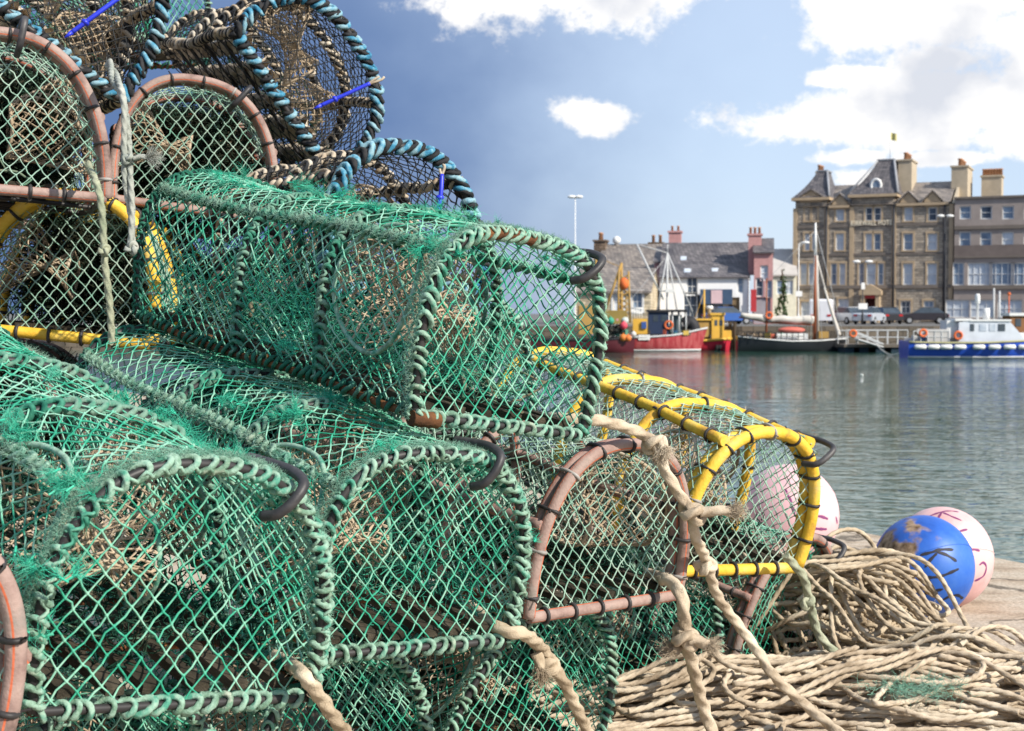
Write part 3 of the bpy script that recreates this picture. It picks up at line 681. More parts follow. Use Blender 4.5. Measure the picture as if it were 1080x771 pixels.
for k in range(46):      # mound
    th = q.uniform(0, 6.28); rr = q.uniform(0, .12)
    if k % 3 == 2: pth = bight(1.05 + q.normal(0, .06), 3.70 + q.normal(0, .07), R(-52) + q.normal(0, .3), q.uniform(.16, .30), q.uniform(.05, .14), q.uniform(.8, 1.5), q)
    else: pth = bight(.90 + rr * math.cos(th), 3.98 + rr * math.sin(th), R(-20) + q.normal(0, .6), q.uniform(.14, .28), q.uniform(.06, .18), q.uniform(.9, 1.7), q)
    d = drape(pth, RR, free=k > 24); mh_.tube(d, RR, 12, lobes=3, twist=2 * math.pi / (RR * 4.6), lob=.26)
# a free standing loop at the back
lp = smooth_path([P(862, 592, 4.0), P(868, 572, 4.0), P(885, 560, 4.02), P(905, 560, 4.05), P(921, 575, 4.06), P(924, 592, 4.05), P(917, 608, 4.02), P(900, 612, 4.0), P(880, 610, 3.98)], .0065)
mh_.tube(lp, RR, 12, lobes=3, twist=2 * math.pi / (RR * 4.6), lob=.26)
lp = smooth_path([P(866, 600, 4.12), P(880, 577, 4.14), P(905, 583, 4.15), P(930, 603, 4.12), P(950, 625, 4.05), P(960, 640, 4.0)], .0065)
mh_.tube(lp, RR, 12, lobes=3, twist=2 * math.pi / (RR * 4.6), lob=.26)
for k in range(74):      # flat coils in front
    cx = q.uniform(.22, 1.45); cy = 3.40 + q.normal(0, .10) - .05 * (cx - .8)
    pth = bight(cx, cy, R(q.normal(6, 16)), q.uniform(.12, .42), q.uniform(.03, .11), q.uniform(.8, 1.6), q)
    d = drape(pth, RR, free=k > 42); mf.tube(d, RR, 12, lobes=3, twist=2 * math.pi / (RR * 4.6), lob=.26)
def fibres(mm, n_, nm_, par):
    V = np.concatenate(mm.v); V = V[q.integers(0, len(V), n_)]; f_ = M(); f_.hairs(V, q.normal(0, 1, (n_, 3)) + [0, 0, .4], q.uniform(.004, .014, n_), .00032, .5, 3); e_ = obj('rope_fibre', f_, HEMP2, par); e_.location = -np.array(par.location)
o = obj('rope_heap', mh_, HEMP, None, loc=(1.0, 4.0, 0)); tag(o, 'high tangled mound of beige rope between the creels and the blue float', 'rope heap'); fibres(mh_, 3500, 0, o)
m = M(); k = 1800
o2 = obj('rope_heap', mf, HEMP2, None, loc=(.8, 3.35, 0)); tag(o2, 'low spread coils of beige rope along the bottom right edge', 'rope heap'); fibres(mf, 6000, 0, o2)
mz = M(); c = PG(965, 725, .09); k = 420
mz.hairs(c + q.normal(0, 1, (k, 3)) * [.05, .022, .008], q.normal(0, 1, (k, 3)) * [1, .6, .3], q.uniform(.02, .06, k), .0007, .4, 5)
tag(obj('net_scrap', mz, FUZZ_P, None, loc=c), 'scrap of pale green twine caught in the front rope coils', 'net scrap')
# loose strand over the quay at right
tie('loose_rope', [(1010, 700, 3.85), (1040, 700, 3.85), (1075, 705, 3.8), (1110, 712, 3.78)], .0085, HEMP, 'single strand of beige rope running off the right edge over the quay')

# --- floats
def buoy_mat(name, cols, dirt):
    m = mat(name, cols, scale=5, rough=.46, spec=.35, bump=.12, bscale=30)
    nt = m.node_tree; N = nt.nodes; L = nt.links; bs = N['Principled BSDF']; rp = [n for n in N if n.type == 'VALTORGB'][0]
    if dirt:
        tc = N.new('ShaderNodeTexCoord'); nz = N.new('ShaderNodeTexNoise'); nz.inputs['Scale'].default_value = 14; nz.inputs['Detail'].default_value = 8; L.new(tc.outputs['Object'], nz.inputs['Vector'])
        dp = N.new('ShaderNodeVectorMath'); dp.operation = 'DOT_PRODUCT'; dp.inputs[1].default_value = dirt[0]; L.new(tc.outputs['Object'], dp.inputs[0])
        ad = N.new('ShaderNodeMath'); ad.operation = 'MULTIPLY_ADD'; ad.inputs[1].default_value = dirt[1]; L.new(dp.outputs['Value'], ad.inputs[0]); L.new(nz.outputs['Fac'], ad.inputs[2])
        r2 = N.new('ShaderNodeValToRGB'); r2.color_ramp.elements[0].position = dirt[2]; r2.color_ramp.elements[1].position = dirt[2] + .1; L.new(ad.outputs[0], r2.inputs['Fac'])
        mx = N.new('ShaderNodeMix'); mx.data_type = 'RGBA'; L.new(r2.outputs[0], mx.inputs[0]); L.new(rp.outputs[0], mx.inputs[6])
        n3 = N.new('ShaderNodeTexNoise'); n3.inputs['Scale'].default_value = 40; r3 = N.new('ShaderNodeValToRGB'); L.new(tc.outputs['Object'], n3.inputs['Vector']); L.new(n3.outputs['Fac'], r3.inputs['Fac'])
        r3.color_ramp.elements[0].color = (.10, .06, .03, 1); r3.color_ramp.elements[1].color = (.42, .30, .20, 1); r3.color_ramp.elements[0].position = .35; r3.color_ramp.elements[1].position = .7
        L.new(r3.outputs[0], mx.inputs[7]); L.new(mx.outputs[2], bs.inputs['Base Color'])
        rr = N.new('ShaderNodeMapRange'); rr.inputs['To Min'].default_value = .45; rr.inputs['To Max'].default_value = .9; L.new(r2.outputs[0], rr.inputs['Value']); L.new(rr.outputs[0], bs.inputs['Roughness'])
    return m
INK = mat('black_marker_paint', [(.012, .012, .02), (.03, .03, .045)], scale=40, rough=.6)
INK_P = mat('purple_marker_paint', [(.16, .03, .12), (.24, .06, .17)], scale=40, rough=.6)

def buoy(c, r, mt, label, strokes, ink, wid, eye):
    c = np.array(c); m = M(); m.sphere((0, 0, 0), r, 64, 40, (1, 1, 1.03))
    root = obj('net_float', m, mt); root.location = c; tag(root, label, 'float', 'mooring floats on the quay')
    # moulded eye
    e = nrm(eye); m = M(); a = nrm(np.cross(e, [0, .3, 1])); b = np.cross(e, a)
    m.tube([e * r * .97, e * r * 1.06, e * r * 1.10], [r * .34, r * .26, r * .2], 20)
    t = np.linspace(0, 2 * math.pi, 24, endpoint=False); m.tube(e * r * 1.16 + np.cos(t)[:, None] * a * r * .13 + np.sin(t)[:, None] * e * r * .12, r * .05, 8, closed=True)
    obj('rope_eye', m, mt, root)
    m = M(); t = np.linspace(0, 2 * math.pi, 72, endpoint=False); m.tube((np.cos(t)[:, None] * e + np.sin(t)[:, None] * a) * r * 1.003 * np.array([1, 1, 1.03]), r * .008, 6, closed=True); obj('mould_seam', m, mt, root)
    # brushed letters lie on the skin
    view = nrm(np.array([0, 0, HC]) - c)
    for st in strokes:
        pts = []
        for (u, v) in st:
            o_ = np.array([0, 0, HC]); d = nrm(P(u, v, 1.) - o_); oc = o_ - c; bq = oc @ d; disc = bq * bq - (oc @ oc - r * r)
            t_ = -bq - math.sqrt(max(disc, 0)); pts.append(o_ + d * t_ - c)
        p = nrm(smooth_path(pts, .002)) * r * [1, 1, 1.03]; nv = nrm(p); tg = nrm(np.gradient(p, axis=0)); sd = np.cross(nv, tg); n_ = len(p)
        w = wid * (1 + .18 * np.sin(np.arange(n_) * .35 + rng.uniform(0, 6)))[:, None]; w[:2] *= .6; w[-2:] *= .6
        m = M(); V = np.concatenate([p + nv * .0006 + sd * w, p + nv * .0012, p + nv * .0006 - sd * w]); i = np.arange(n_ - 1)
        m.add(V, np.concatenate([np.stack([i, i + 1, n_ + i + 1, n_ + i], 1), np.stack([n_ + i, n_ + i + 1, 2 * n_ + i + 1, 2 * n_ + i], 1)]))
        obj('painted_letter', m, ink, root)
    return root
Z = lambda pts: [(900 + x / 4.817, 500 + y / 4.817) for x, y in pts]
BLUE = buoy_mat('blue_float_skin', [(.012, .06, .30), (.025, .115, .47), (.06, .17, .50)], ((-.75, -.35, .25), 3.4, .82))
PINK = buoy_mat('pink_float_skin', [(.50, .27, .26), (.68, .42, .41), (.74, .50, .48)], None)
PINK2 = buoy_mat('faded_pink_float_skin', [(.66, .38, .40), (.76, .52, .53)], None)
buoy(P(974, 597, 4.30), .149, BLUE, 'blue float with black hand painted letters and a rusty brown smear', [
    Z([(340, 415), (400, 400), (440, 388), (508, 388)]), Z([(365, 475), (390, 440), (425, 405)]), Z([(425, 400), (470, 412), (525, 445)]),
    Z([(375, 525), (440, 520), (495, 500), (535, 482)]), Z([(380, 525), (388, 570), (400, 610)]), Z([(360, 605), (410, 592), (455, 582)]),
    Z([(455, 635), (490, 618), (530, 612), (556, 628)])], INK, .0042, (-.7, .5, -.5))
buoy(P(994, 588, 4.63), .160, PINK, 'pale pink float standing behind the blue one at the quay edge', [
    Z([(385, 222), (430, 205), (480, 195), (535, 200)]), Z([(430, 236), (440, 215), (450, 203)]), Z([(455, 203), (500, 222), (550, 243)]),
    Z([(528, 300), (555, 292), (580, 286)]), Z([(592, 388), (618, 386), (642, 392)]), Z([(640, 462), (660, 450), (675, 470), (665, 510), (640, 530), (616, 540)])], INK_P, .0036, (-.4, .8, -.3))
Z2 = lambda pts: [(760 + x / 4.284, 440 + y / 4.284) for x, y in pts]
buoy(P(832, 543, 5.36), .186, PINK2, 'pink float seen partly through the yellow hose creel by the water', [
    Z2([(410, 455), (445, 448), (485, 460)]), Z2([(520, 450), (527, 480)]), Z2([(410, 500), (480, 505)]), Z2([(290, 330), (320, 390), (335, 440)])], INK_P, .005, (-.6, .5, -.6))
# ------------------------------------------------------------------ ground, water
WZ = -1.8
CONC = mat('sandy_quay_stone', [(.25, .19, .135), (.42, .335, .25), (.50, .425, .335), (.38, .31, .235)], scale=3.4, rough=.92, spec=.1, bump=.5, bscale=45, dist=.006, detail=9, stretch=(1, 2.2, 1))
nt = CONC.node_tree; N = nt.nodes; L = nt.links; bs = N['Principled BSDF']; col0 = bs.inputs['Base Color'].links[0].from_socket
tcq = N.new('ShaderNodeTexCoord'); dn = N.new('ShaderNodeTexNoise'); dn.inputs['Scale'].default_value = 2.5; dn.inputs['Detail'].default_value = 6; L.new(tcq.outputs['Object'], dn.inputs['Vector'])
va = N.new('ShaderNodeVectorMath'); va.operation = 'MULTIPLY_ADD'; va.inputs[1].default_value = (.5, .5, .5); L.new(dn.outputs['Color'], va.inputs[0]); L.new(tcq.outputs['Object'], va.inputs[2])
vo = N.new('ShaderNodeTexVoronoi'); vo.feature = 'DISTANCE_TO_EDGE'; vo.inputs['Scale'].default_value = 1.1; L.new(va.outputs[0], vo.inputs['Vector'])
vr = N.new('ShaderNodeMapRange'); vr.inputs['From Min'].default_value = .004; vr.inputs['From Max'].default_value = .016; vr.inputs['To Min'].default_value = .35; vr.inputs['To Max'].default_value = 1.; L.new(vo.outputs['Distance'], vr.inputs['Value'])
gr = N.new('ShaderNodeTexNoise'); gr.inputs['Scale'].default_value = 90.; gr.inputs['Detail'].default_value = 3; L.new(tcq.outputs['Object'], gr.inputs['Vector'])
g2 = N.new('ShaderNodeMapRange'); g2.inputs['From Min'].default_value = .3; g2.inputs['From Max'].default_value = .7; g2.inputs['To Min'].default_value = .7; g2.inputs['To Max'].default_value = 1.2; L.new(gr.outputs['Fac'], g2.inputs['Value'])
ml = N.new('ShaderNodeMath'); ml.operation = 'MULTIPLY'; L.new(vr.outputs[0], ml.inputs[0]); L.new(g2.outputs[0], ml.inputs[1])
mq = N.new('ShaderNodeMix'); mq.data_type = 'RGBA'; mq.blend_type = 'MULTIPLY'; mq.inputs[0].default_value = 1.; L.new(col0, mq.inputs[6]); L.new(ml.outputs[0], mq.inputs[7]); L.new(mq.outputs[2], bs.inputs['Base Color'])
QWALL = masonry('quay_wall_stone', (.09, .075, .06), (.16, .135, .11), (.06, .05, .04), .9, .4)
ROAD = mat('far_road', [(.11, .105, .10), (.17, .165, .155)], scale=.6, rough=.9)
ed = nrm(np.array([.4886, -.8725, 0])); ea = np.array([1.46, 6.25, 0]); nl = np.array([-.8725, -.4886, 0])
m = M(); a, b = ea - ed * 56, ea + ed * 32
poly = [a, b, b + nl * 60, a + nl * 60]
m.prism([p + [0, 0, -4.] for p in poly], (0, 0, 4.0)); o = obj('quay', m, CONC); tag(o, kind='structure')
m = M(); c = (a + b) / 2 - nl * .012; ang = math.atan2(ed[1], ed[0])
m.box(c + [0, 0, -.5], (88, .012, .9), Matrix.Rotation(ang, 3, 'Z')); tag(obj('quay_face', m, QWALL), kind='structure')
m = M(); FY = 107.
m.prism([(-900, FY, -6.), (900, FY, -6.), (900, 2500, -6.), (-900, 2500, -6.)], (0, 0, 6.0)); tag(obj('harbour_street', m, ROAD), kind='structure')
m = M(); m.box((0, FY - .02, -1.0), (700, .03, 1.98)); tag(obj('harbour_wall', m, QWALL), kind='structure')
# water
W_ = bpy.data.materials.new('harbour_water'); W_.use_nodes = True
nt = W_.node_tree; N = nt.nodes; L = nt.links; bs = N['Principled BSDF']
bs.inputs['Base Color'].default_value = (.034, .092, .068, 1); bs.inputs['Roughness'].default_value = .025; bs.inputs['IOR'].default_value = 1.33; bs.inputs['Specular IOR Level'].default_value = .5
tc = N.new('ShaderNodeTexCoord')
def wn(sc, st, det, rot=0.):
    mp = N.new('ShaderNodeMapping'); mp.inputs['Scale'].default_value = st; mp.inputs['Rotation'].default_value = (0, 0, rot); L.new(tc.outputs['Object'], mp.inputs['Vector'])
    n = N.new('ShaderNodeTexNoise'); n.inputs['Scale'].default_value = sc; n.inputs['Detail'].default_value = det; n.inputs['Roughness'].default_value = .5; n.inputs['Distortion'].default_value = .6
    L.new(mp.outputs[0], n.inputs['Vector']); return n.outputs['Fac']
def mth(op, a, b):
    n = N.new('ShaderNodeMath'); n.operation = op
    for k, x in enumerate((a, b)):
        if isinstance(x, (int, float)): n.inputs[k].default_value = x
        else: L.new(x, n.inputs[k])
    return n.outputs[0]
h = mth('ADD', mth('MULTIPLY', wn(.9, (.55, 1.2, 1), 3, .3), 1.0), mth('MULTIPLY', wn(3.4, (.6, 1.1, 1), 2, -.2), .42))
gust = N.new('ShaderNodeMapRange'); gust.inputs['From Min'].default_value = .38; gust.inputs['From Max'].default_value = .62; gust.inputs['To Min'].default_value = .35; gust.inputs['To Max'].default_value = 1.
L.new(wn(.07, (.5, 1.6, 1), 3), gust.inputs['Value'])
bp = N.new('ShaderNodeBump'); bp.inputs['Distance'].default_value = .125; L.new(h, bp.inputs['Height']); L.new(mth('MULTIPLY', gust.outputs[0], .55), bp.inputs['Strength']); L.new(bp.outputs[0], bs.inputs['Normal'])
m = M(); m.add([(-900, -300, WZ), (900, -300, WZ), (900, FY + 1, WZ), (-900, FY + 1, WZ)], [[0, 1, 2, 3]]); tag(obj('harbour_water', m, W_), kind='structure')

# ------------------------------------------------------------------ building helpers
def nm(name, c, rough=.8, spec=.2, **k): return mat(name, [c, tuple(x * .78 for x in c)], scale=k.pop('scale', 1.2), rough=rough, spec=spec, **k)
STONE = masonry('hotel_rubble_stone', (.28, .245, .205), (.46, .405, .34), (.40, .36, .31), .55, .26)
RENDER_G = nm('grey_brown_render', (.34, .29, .265))
DRESS = nm('tan_sandstone', (.50, .38, .25))
CHIM = nm('buff_chimney_render', (.50, .42, .31))
SLATE = masonry('slate_roof', (.11, .105, .12), (.19, .18, .19), (.08, .08, .09), .35, .22, .55)
SLATE_L = masonry('light_slate_roof', (.20, .18, .17), (.30, .27, .25), (.14, .13, .12), .4, .22, .6)
POT = nm('terracotta_pot', (.46, .24, .14))
LEAD = nm('lead_flashing', (.34, .35, .37), .5)
WHITE_P = nm('white_paint', (.78, .78, .76), .5)
GLASS_SKY = mat('window_glass', [(.10, .14, .20), (.30, .38, .48)], scale=.9, rough=.06, spec=.6)  # pale blue base paints the sky reflected in the panes
GLASS_D = mat('dark_window_glass', [(.03, .035, .045), (.12, .15, .19)], scale=.8, rough=.05, spec=.6)
CURT_SKY = mat('curtain_and_sky_glass', [(.36, .42, .50), (.62, .66, .70)], scale=1.3, rough=.12, spec=.6)  # curtain white with a bluish sky reflection painted into the colour
DARK = nm('dark_paint', (.03, .03, .035), .6)
IRON = nm('dark_iron', (.05, .05, .055), .55)
HARL_W = mat('white_harling', [(.86, .86, .85), (.80, .79, .77)], scale=3., rough=.9)
PINKW = nm('pink_painted_wall', (.50, .27, .26), .9, scale=3.)
CREAMW = nm('cream_wall', (.74, .70, .55), .9, scale=3.)
BROWNW = masonry('brown_stone', (.14, .10, .075), (.22, .17, .13), (.15, .12, .1), .5, .25)
COURSE = nm('weathered_string_course', (.20, .17, .145))

class Face:
    """vertical facade plane: local x along it, y into the building, z up"""
    def __init__(s, u, d, yaw):
        g = P(u, 340, d); s.o = np.array([g[0], g[1], 0.]); s.a = R(yaw); s.e = np.array([math.cos(s.a), -math.sin(s.a), 0]); s.n = np.array([math.sin(s.a), math.cos(s.a), 0])
    def __call__(s, u, v, y=0.):
        d = P(u, v, 1.) - np.array([0, 0, HC]); o = np.array([0, 0, HC]); t = ((s.o + s.n * y - o) @ s.n) / (d @ s.n); p = o + d * t
        return (p - s.o) @ s.e, p[2]
    def root(s, name, label, cat='building', group=None): return empty(name, s.o, (0, 0, -s.a), label, cat, group)

def wall_holes(m, s0, s1, z0, z1, holes, y=0., dep=.28):
    xs = sorted(set([s0, s1] + [h[0] for h in holes] + [h[2] for h in holes])); zs = sorted(set([z0, z1] + [h[1] for h in holes] + [h[3] for h in holes]))
    xs = [x for x in xs if s0 <= x <= s1]; zs = [z for z in zs if z0 <= z <= z1]
    for i in range(len(xs) - 1):
        for j in range(len(zs) - 1):
            cx, cz = (xs[i] + xs[i + 1]) / 2, (zs[j] + zs[j + 1]) / 2
            if any(h[0] < cx < h[2] and h[1] < cz < h[3] for h in holes): continue
            m.add([(xs[i], y, zs[j]), (xs[i + 1], y, zs[j]), (xs[i + 1], y, zs[j + 1]), (xs[i], y, zs[j + 1])], [[0, 1, 2, 3]], flat=True)
    for a, b, c, d in holes:
        e = y + dep
        m.add([(a, y, b), (c, y, b), (c, e, b), (a, e, b)], [[0, 1, 2, 3]], flat=True); m.add([(a, y, d), (c, y, d), (c, e, d), (a, e, d)], [[3, 2, 1, 0]], flat=True)
        m.add([(a, y, b), (a, e, b), (a, e, d), (a, y, d)], [[0, 1, 2, 3]], flat=True); m.add([(c, y, b), (c, e, b), (c, e, d), (c, y, d)], [[3, 2, 1, 0]], flat=True)

def window(root, h, y=0., dress=None, frame=None, glass=None, bars=(1, 1), sur=.16, name='window'):
    a, b, c, d = h; yy = y + .16; m = M(); w, t = c - a, d - b; f = .105
    for (x0, z0, x1, z1) in ((a, b, a + f, d), (c - f, b, c, d), (a + f, b, c - f, b + f), (a + f, d - f, c - f, d)): m.box(((x0 + x1) / 2, yy, (z0 + z1) / 2), (x1 - x0, .07, z1 - z0))
    for k in range(bars[0]): z = b + t * (k + 1) / (bars[0] + 1); m.box(((a + c) / 2, yy + .006, z), (w - 2 * f, .06, .05))
    for k in range(bars[1] - 1): x = a + w * (k + 1) / bars[1]; m.box((x, yy + .012, (b + d) / 2), (.05, .05, t - 2 * f))
    wo = obj(name, m, frame or WHITE_P, root, smooth=False)
    m = M(); m.box(((a + c) / 2, yy + .055, (b + d) / 2), (w - .02, .03, t - .02)); obj('pane', m, glass or (CURT_SKY, CURT_SKY, GLASS_SKY, GLASS_D)[rng.integers(4)], wo, smooth=False)
    if dress:
        m = M(); g = sur
        m.box((a - g / 2 - .002, y - .02, (b + d) / 2), (g, .06, t)); m.box((c + g / 2 + .002, y - .02, (b + d) / 2), (g, .06, t)); m.box(((a + c) / 2, y - .024, d + g * .6), (w + 2 * g + .06, .07, g * 1.2)); m.box(((a + c) / 2, y - .05, b - .07), (w + 2 * g + .1, .14, .13))
        obj('surround', m, dress, wo, smooth=False)
    return wo

def hip_frustum(m, s0, s1, y0, y1, z0, t0, t1, q0, q1, z1, curve=.0):
    """mansard: base rectangle to a smaller top rectangle, slightly bell-cast"""
    n = 5; rows = []
    for i in range(n + 1):
        f = i / n; g = f + curve * f * (1 - f) * 1.6
        rows.append([(s0 + (t0 - s0) * g, y0 + (q0 - y0) * g, z0 + (z1 - z0) * f), (s1 + (t1 - s1) * g, y0 + (q0 - y0) * g, z0 + (z1 - z0) * f), (s1 + (t1 - s1) * g, y1 + (q1 - y1) * g, z0 + (z1 - z0) * f), (s0 + (t0 - s0) * g, y1 + (q1 - y1) * g, z0 + (z1 - z0) * f)])
    V = np.array(rows).reshape(-1, 3); f = []
    for i in range(n):
        for k in range(4): f.append([i * 4 + k, i * 4 + (k + 1) % 4, i * 4 + 4 + (k + 1) % 4, i * 4 + 4 + k])
    f.append([n * 4, n * 4 + 1, n * 4 + 2, n * 4 + 3]); m.add(V, f, flat=True)
def chimney(root, s0, s1, y0, y1, z0, z1, mt, pots, along='y', potr=.17, poth=.75):
    m = M(); m.box(((s0 + s1) / 2, (y0 + y1) / 2, (z0 + z1) / 2), (s1 - s0, y1 - y0, z1 - z0)); m.box(((s0 + s1) / 2, (y0 + y1) / 2, z1 + .09), (s1 - s0 + .22, y1 - y0 + .22, .18))
    c = obj('chimney', m, mt, root, smooth=False)
    for k in range(pots):
        m = M()
        f = (k + .5) / pots; x = (s0 + s1) / 2 if along == 'y' else s0 + (s1 - s0) * f; y = y0 + (y1 - y0) * f if along == 'y' else (y0 + y1) / 2
        m.tube([(x, y, z1 + .18), (x, y, z1 + .18 + poth * .8), (x, y, z1 + .18 + poth * .82), (x, y, z1 + .18 + poth)], [potr, potr * .85, potr * 1.1, potr * 1.1], 12); obj('chimney_pot', m, POT, c)
    return c

# ------------------------------------------------------------------ the hotel
Fh = Face(838, 149, 24)
hotel = Fh.root('hotel_building', 'four storey brown stone hotel with slate mansard towers across the water')
S = lambda u, v=280: Fh(u, v)[0]
Zv = lambda v, u=920: Fh(u, v)[1]
def hole(uc, w, v0, v1): s = S(uc); return (s - w / 2, Zv(v1, uc), s + w / 2, Zv(v0, uc))
sL, s1, s2, s3, s4 = 0., S(871.5), S(898), S(942.5), S(1003)
eave = Zv(217); eT = Zv(211, 855); eC = Zv(207.5, 920)
wins = []; r1, r2, r3, r4 = (218.5, 233), (246, 264), (277.5, 300.5), (316, 336)
for uc in (851.5, 858.5): wins += [(hole(uc, .62, *r1), (1, 1)), (hole(uc, .62, *r2), (1, 1))]
for uc in (847.5, 856.5): wins.append((hole(uc, .72, *r3), (1, 1)))
wins.append((hole(851, 1.2, 318, 336), (1, 2)))
for r_ in (r1, r2): wins.append((hole(885.5, .85, *r_), (1, 1)))
for uc in (879.5, 888.5): wins.append((hole(uc, .62, *r3), (1, 1)))
wins.append((hole(890, 1.1, 315, 334), (1, 2)))
for uc in (916, 925): wins += [(hole(uc, .72, *r1), (1, 1)), (hole(uc, .72, *r2), (1, 1))]
for uc, w in ((909, .6), (918.5, 1.0), (929, .6)): wins.append((hole(uc, w, *r3), (1, 1)))
for uc in (957.5, 983): wins += [(hole(uc, .85, *r1), (1, 1)), (hole(uc, .95, *r2), (1, 1)), (hole(uc, .95, *r3), (1, 1))]
wins += [(hole(955.5, 1.0, 317, 337), (2, 2)), (hole(980, 1.0, 317, 337), (2, 2))]
door_h = (S(914), .25, S(924), Zv(315))
m = M(); wall_holes(m, sL, s4, -.2, eave, [w for w, _ in wins if w[3] < eave] + [door_h], 0.)
dp = 12.
m.add([(s4, 0, -.2), (s4, dp, -.2), (s4, dp, eave), (s4, dp / 2, Fh(980, 189, 6.)[1]), (s4, 0, eave)], [[0, 1, 2, 3, 4]], flat=True)
m.add([(0, 0, -.2), (0, dp, -.2), (0, dp, eave), (0, 0, eave)], [[3, 2, 1, 0]], flat=True); m.add([(0, dp, -.2), (s4, dp, -.2), (s4, dp, eave), (0, dp, eave)], [[1, 0, 3, 2]], flat=True)
wl = obj('wall', m, STONE, hotel, smooth=False)
for (h, bz) in wins: window(hotel, h, 0., DRESS, bars=bz)
m = M()
for v, hh, y in ((237.5, .30, .10), (302.5, .34, .14), (268, .22, .08)):
    z = Zv(v); m.box(((sL + s4) / 2, -y / 2 - .001, z), (s4 - sL + .05, y, hh))
obj('string_course', m, COURSE, hotel, smooth=False)
# towers rise past the eaves
m = M()
for a, b, top in ((sL, s1, eT), (s2, s3, eC)):
    m = M(); m.box(((a + b) / 2, 3.2, (eave + top) / 2 + .05), (b - a, 6.3, top - eave + .1)); obj('tower_wall', m, STONE, hotel, smooth=False)
m = M()
for a in (sL, s1, s2, s3, s4): m.box((a, -.06, eave / 2), (.42, .10, eave - .1))
obj('quoin_strip', m, DRESS, hotel, smooth=False)
m = M()
for a, b, top in ((sL, s1, eT), (s2, s3, eC)): m.box(((a + b) / 2, 3.1, top + .1), (b - a + .7, 7.1, .28))
m.box(((s1 + s2) / 2, -.1, eave), (s2 - s1 - .5, .5, .25)); m.box(((s3 + s4) / 2, -.1, eave), (s4 - s3 - .5, .5, .25)); obj('cornice', m, DRESS, hotel, smooth=False)
# main roof: two slopes
m = M(); zr = Fh(980, 192, 6.)[1]
m.prism([(.2, -.3, eave + .1), (.2, dp / 2, zr), (.2, dp + .3, eave + .1)], (s4 - .35, 0, 0)); obj('roof', m, SLATE_L, hotel, smooth=False)
# mansards
m = M(); hip_frustum(m, sL - .3, s1 + .3, -.3, 6.4, eT + .24, S(856.5), S(867), 2.2, 4.2, Fh(860, 182, 3.2)[1], .25); rf = obj('mansard_roof', m, SLATE, hotel, smooth=False)
m = M(); t0, t1 = S(856.5), S(867); zt = Fh(860, 182, 3.2)[1]; m.box(((t0 + t1) / 2, 3.2, zt + .06), (t1 - t0 + .2, 2.2, .14)); m.tube([(s1 + .3, -.3, eT + .3), (t1, 2.2, zt)], .12, 6); obj('lead_ridge', m, LEAD, rf)
m = M(); zt = Fh(930, 170.5, 3.3)[1]; hip_frustum(m, s2 - .4, s3 + .4, -.35, 6.6, eC + .24, S(921.5), S(938.5), 2.0, 4.6, zt, .25); rf = obj('mansard_roof', m, SLATE, hotel, smooth=False)
t0, t1 = S(921.5), S(938.5); m = M(); m.box(((t0 + t1) / 2, 3.3, zt + .06), (t1 - t0 + .2, 2.8, .14)); m.tube([(s3 + .4, -.35, eC + .3), (t1, 2.0, zt)], .13, 6); m.tube([(s2 - .4, -.35, eC + .3), (t0, 2.0, zt)], .1, 6); obj('lead_ridge', m, LEAD, rf)
# oval attic windows
for (x, y, z, rz) in ((S(922.5), .35, Zv(195.5), 0), (s3 - .3, 3.0, Zv(196.5), R(90))):
    m = M(); t = np.linspace(0, 2 * math.pi, 24, endpoint=False); c, s_ = math.cos(rz), math.sin(rz)
    ring = np.stack([np.cos(t) * .48 * c, np.cos(t) * .48 * s_, np.sin(t) * .62], 1) + [x, y, z]; m.tube(ring, .16, 8, closed=True); m.box((x - s_ * 0.3, y + .5 * c, z), (.9 * c + .9 * s_, .9, 1.2)); m.box((x, y - .02, z - .78), (1.1 * c + .25 * s_, .25 * c + 1.1 * s_, .22))
    d = obj('oval_dormer', m, WHITE_P, hotel); m = M(); m.tube([(x, y, z), (x + .07 * s_, y - .07 * c, z)], .46, 20); obj('pane', m, GLASS_SKY, d)
# gabled wall dormers
for uc in (885.5, 957.5, 983, 855):
    s = S(uc); b = eave if uc != 855 else eT; w = .8 if uc != 855 else 1.1; m = M(); top = 1.25 if uc != 855 else 1.0
    m.prism([(s - w, -.12, b - .25), (s + w, -.12, b - .25), (s + w, -.12, b + .35), (s, -.12, b + top), (s - w, -.12, b + .35)], (0, 2.4, 0)); d = obj('dormer', m, DRESS, hotel, smooth=False)
    m = M()
    for sg in (-1, 1): m.prism([(s, -.3, b + top + .18), (s + sg * (w + .25), -.3, b + .36), (s + sg * (w + .25), -.3, b + .22), (s, -.3, b + top + .04)], (0, 2.9, 0))
    obj('dormer_roof', m, SLATE_L, d, smooth=False)
# chimneys
c0, c1 = S(849.5), S(854); chimney(hotel, c0, c1, 5.0, 7.4, eT, Fh(852, 184, 6.)[1], CHIM, 3)
chimney(hotel, S(941), S(955.5), 3.2, 6.8, eave, Fh(958, 171.5, 5.)[1], CHIM, 3, potr=.22)
chimney(hotel, s4 - .5, s4 + 1.1, 3.6, 8.0, eave, Fh(1024, 178, 5.8)[1], CHIM, 4, potr=.22)
m = M(); m.prism([(s4 + .06, -.2, eave), (s4 + .06, dp / 2, zr + .35), (s4 + .06, dp, eave)], (.25, 0, 0)); obj('gable_skew', m, CHIM, hotel, smooth=False)
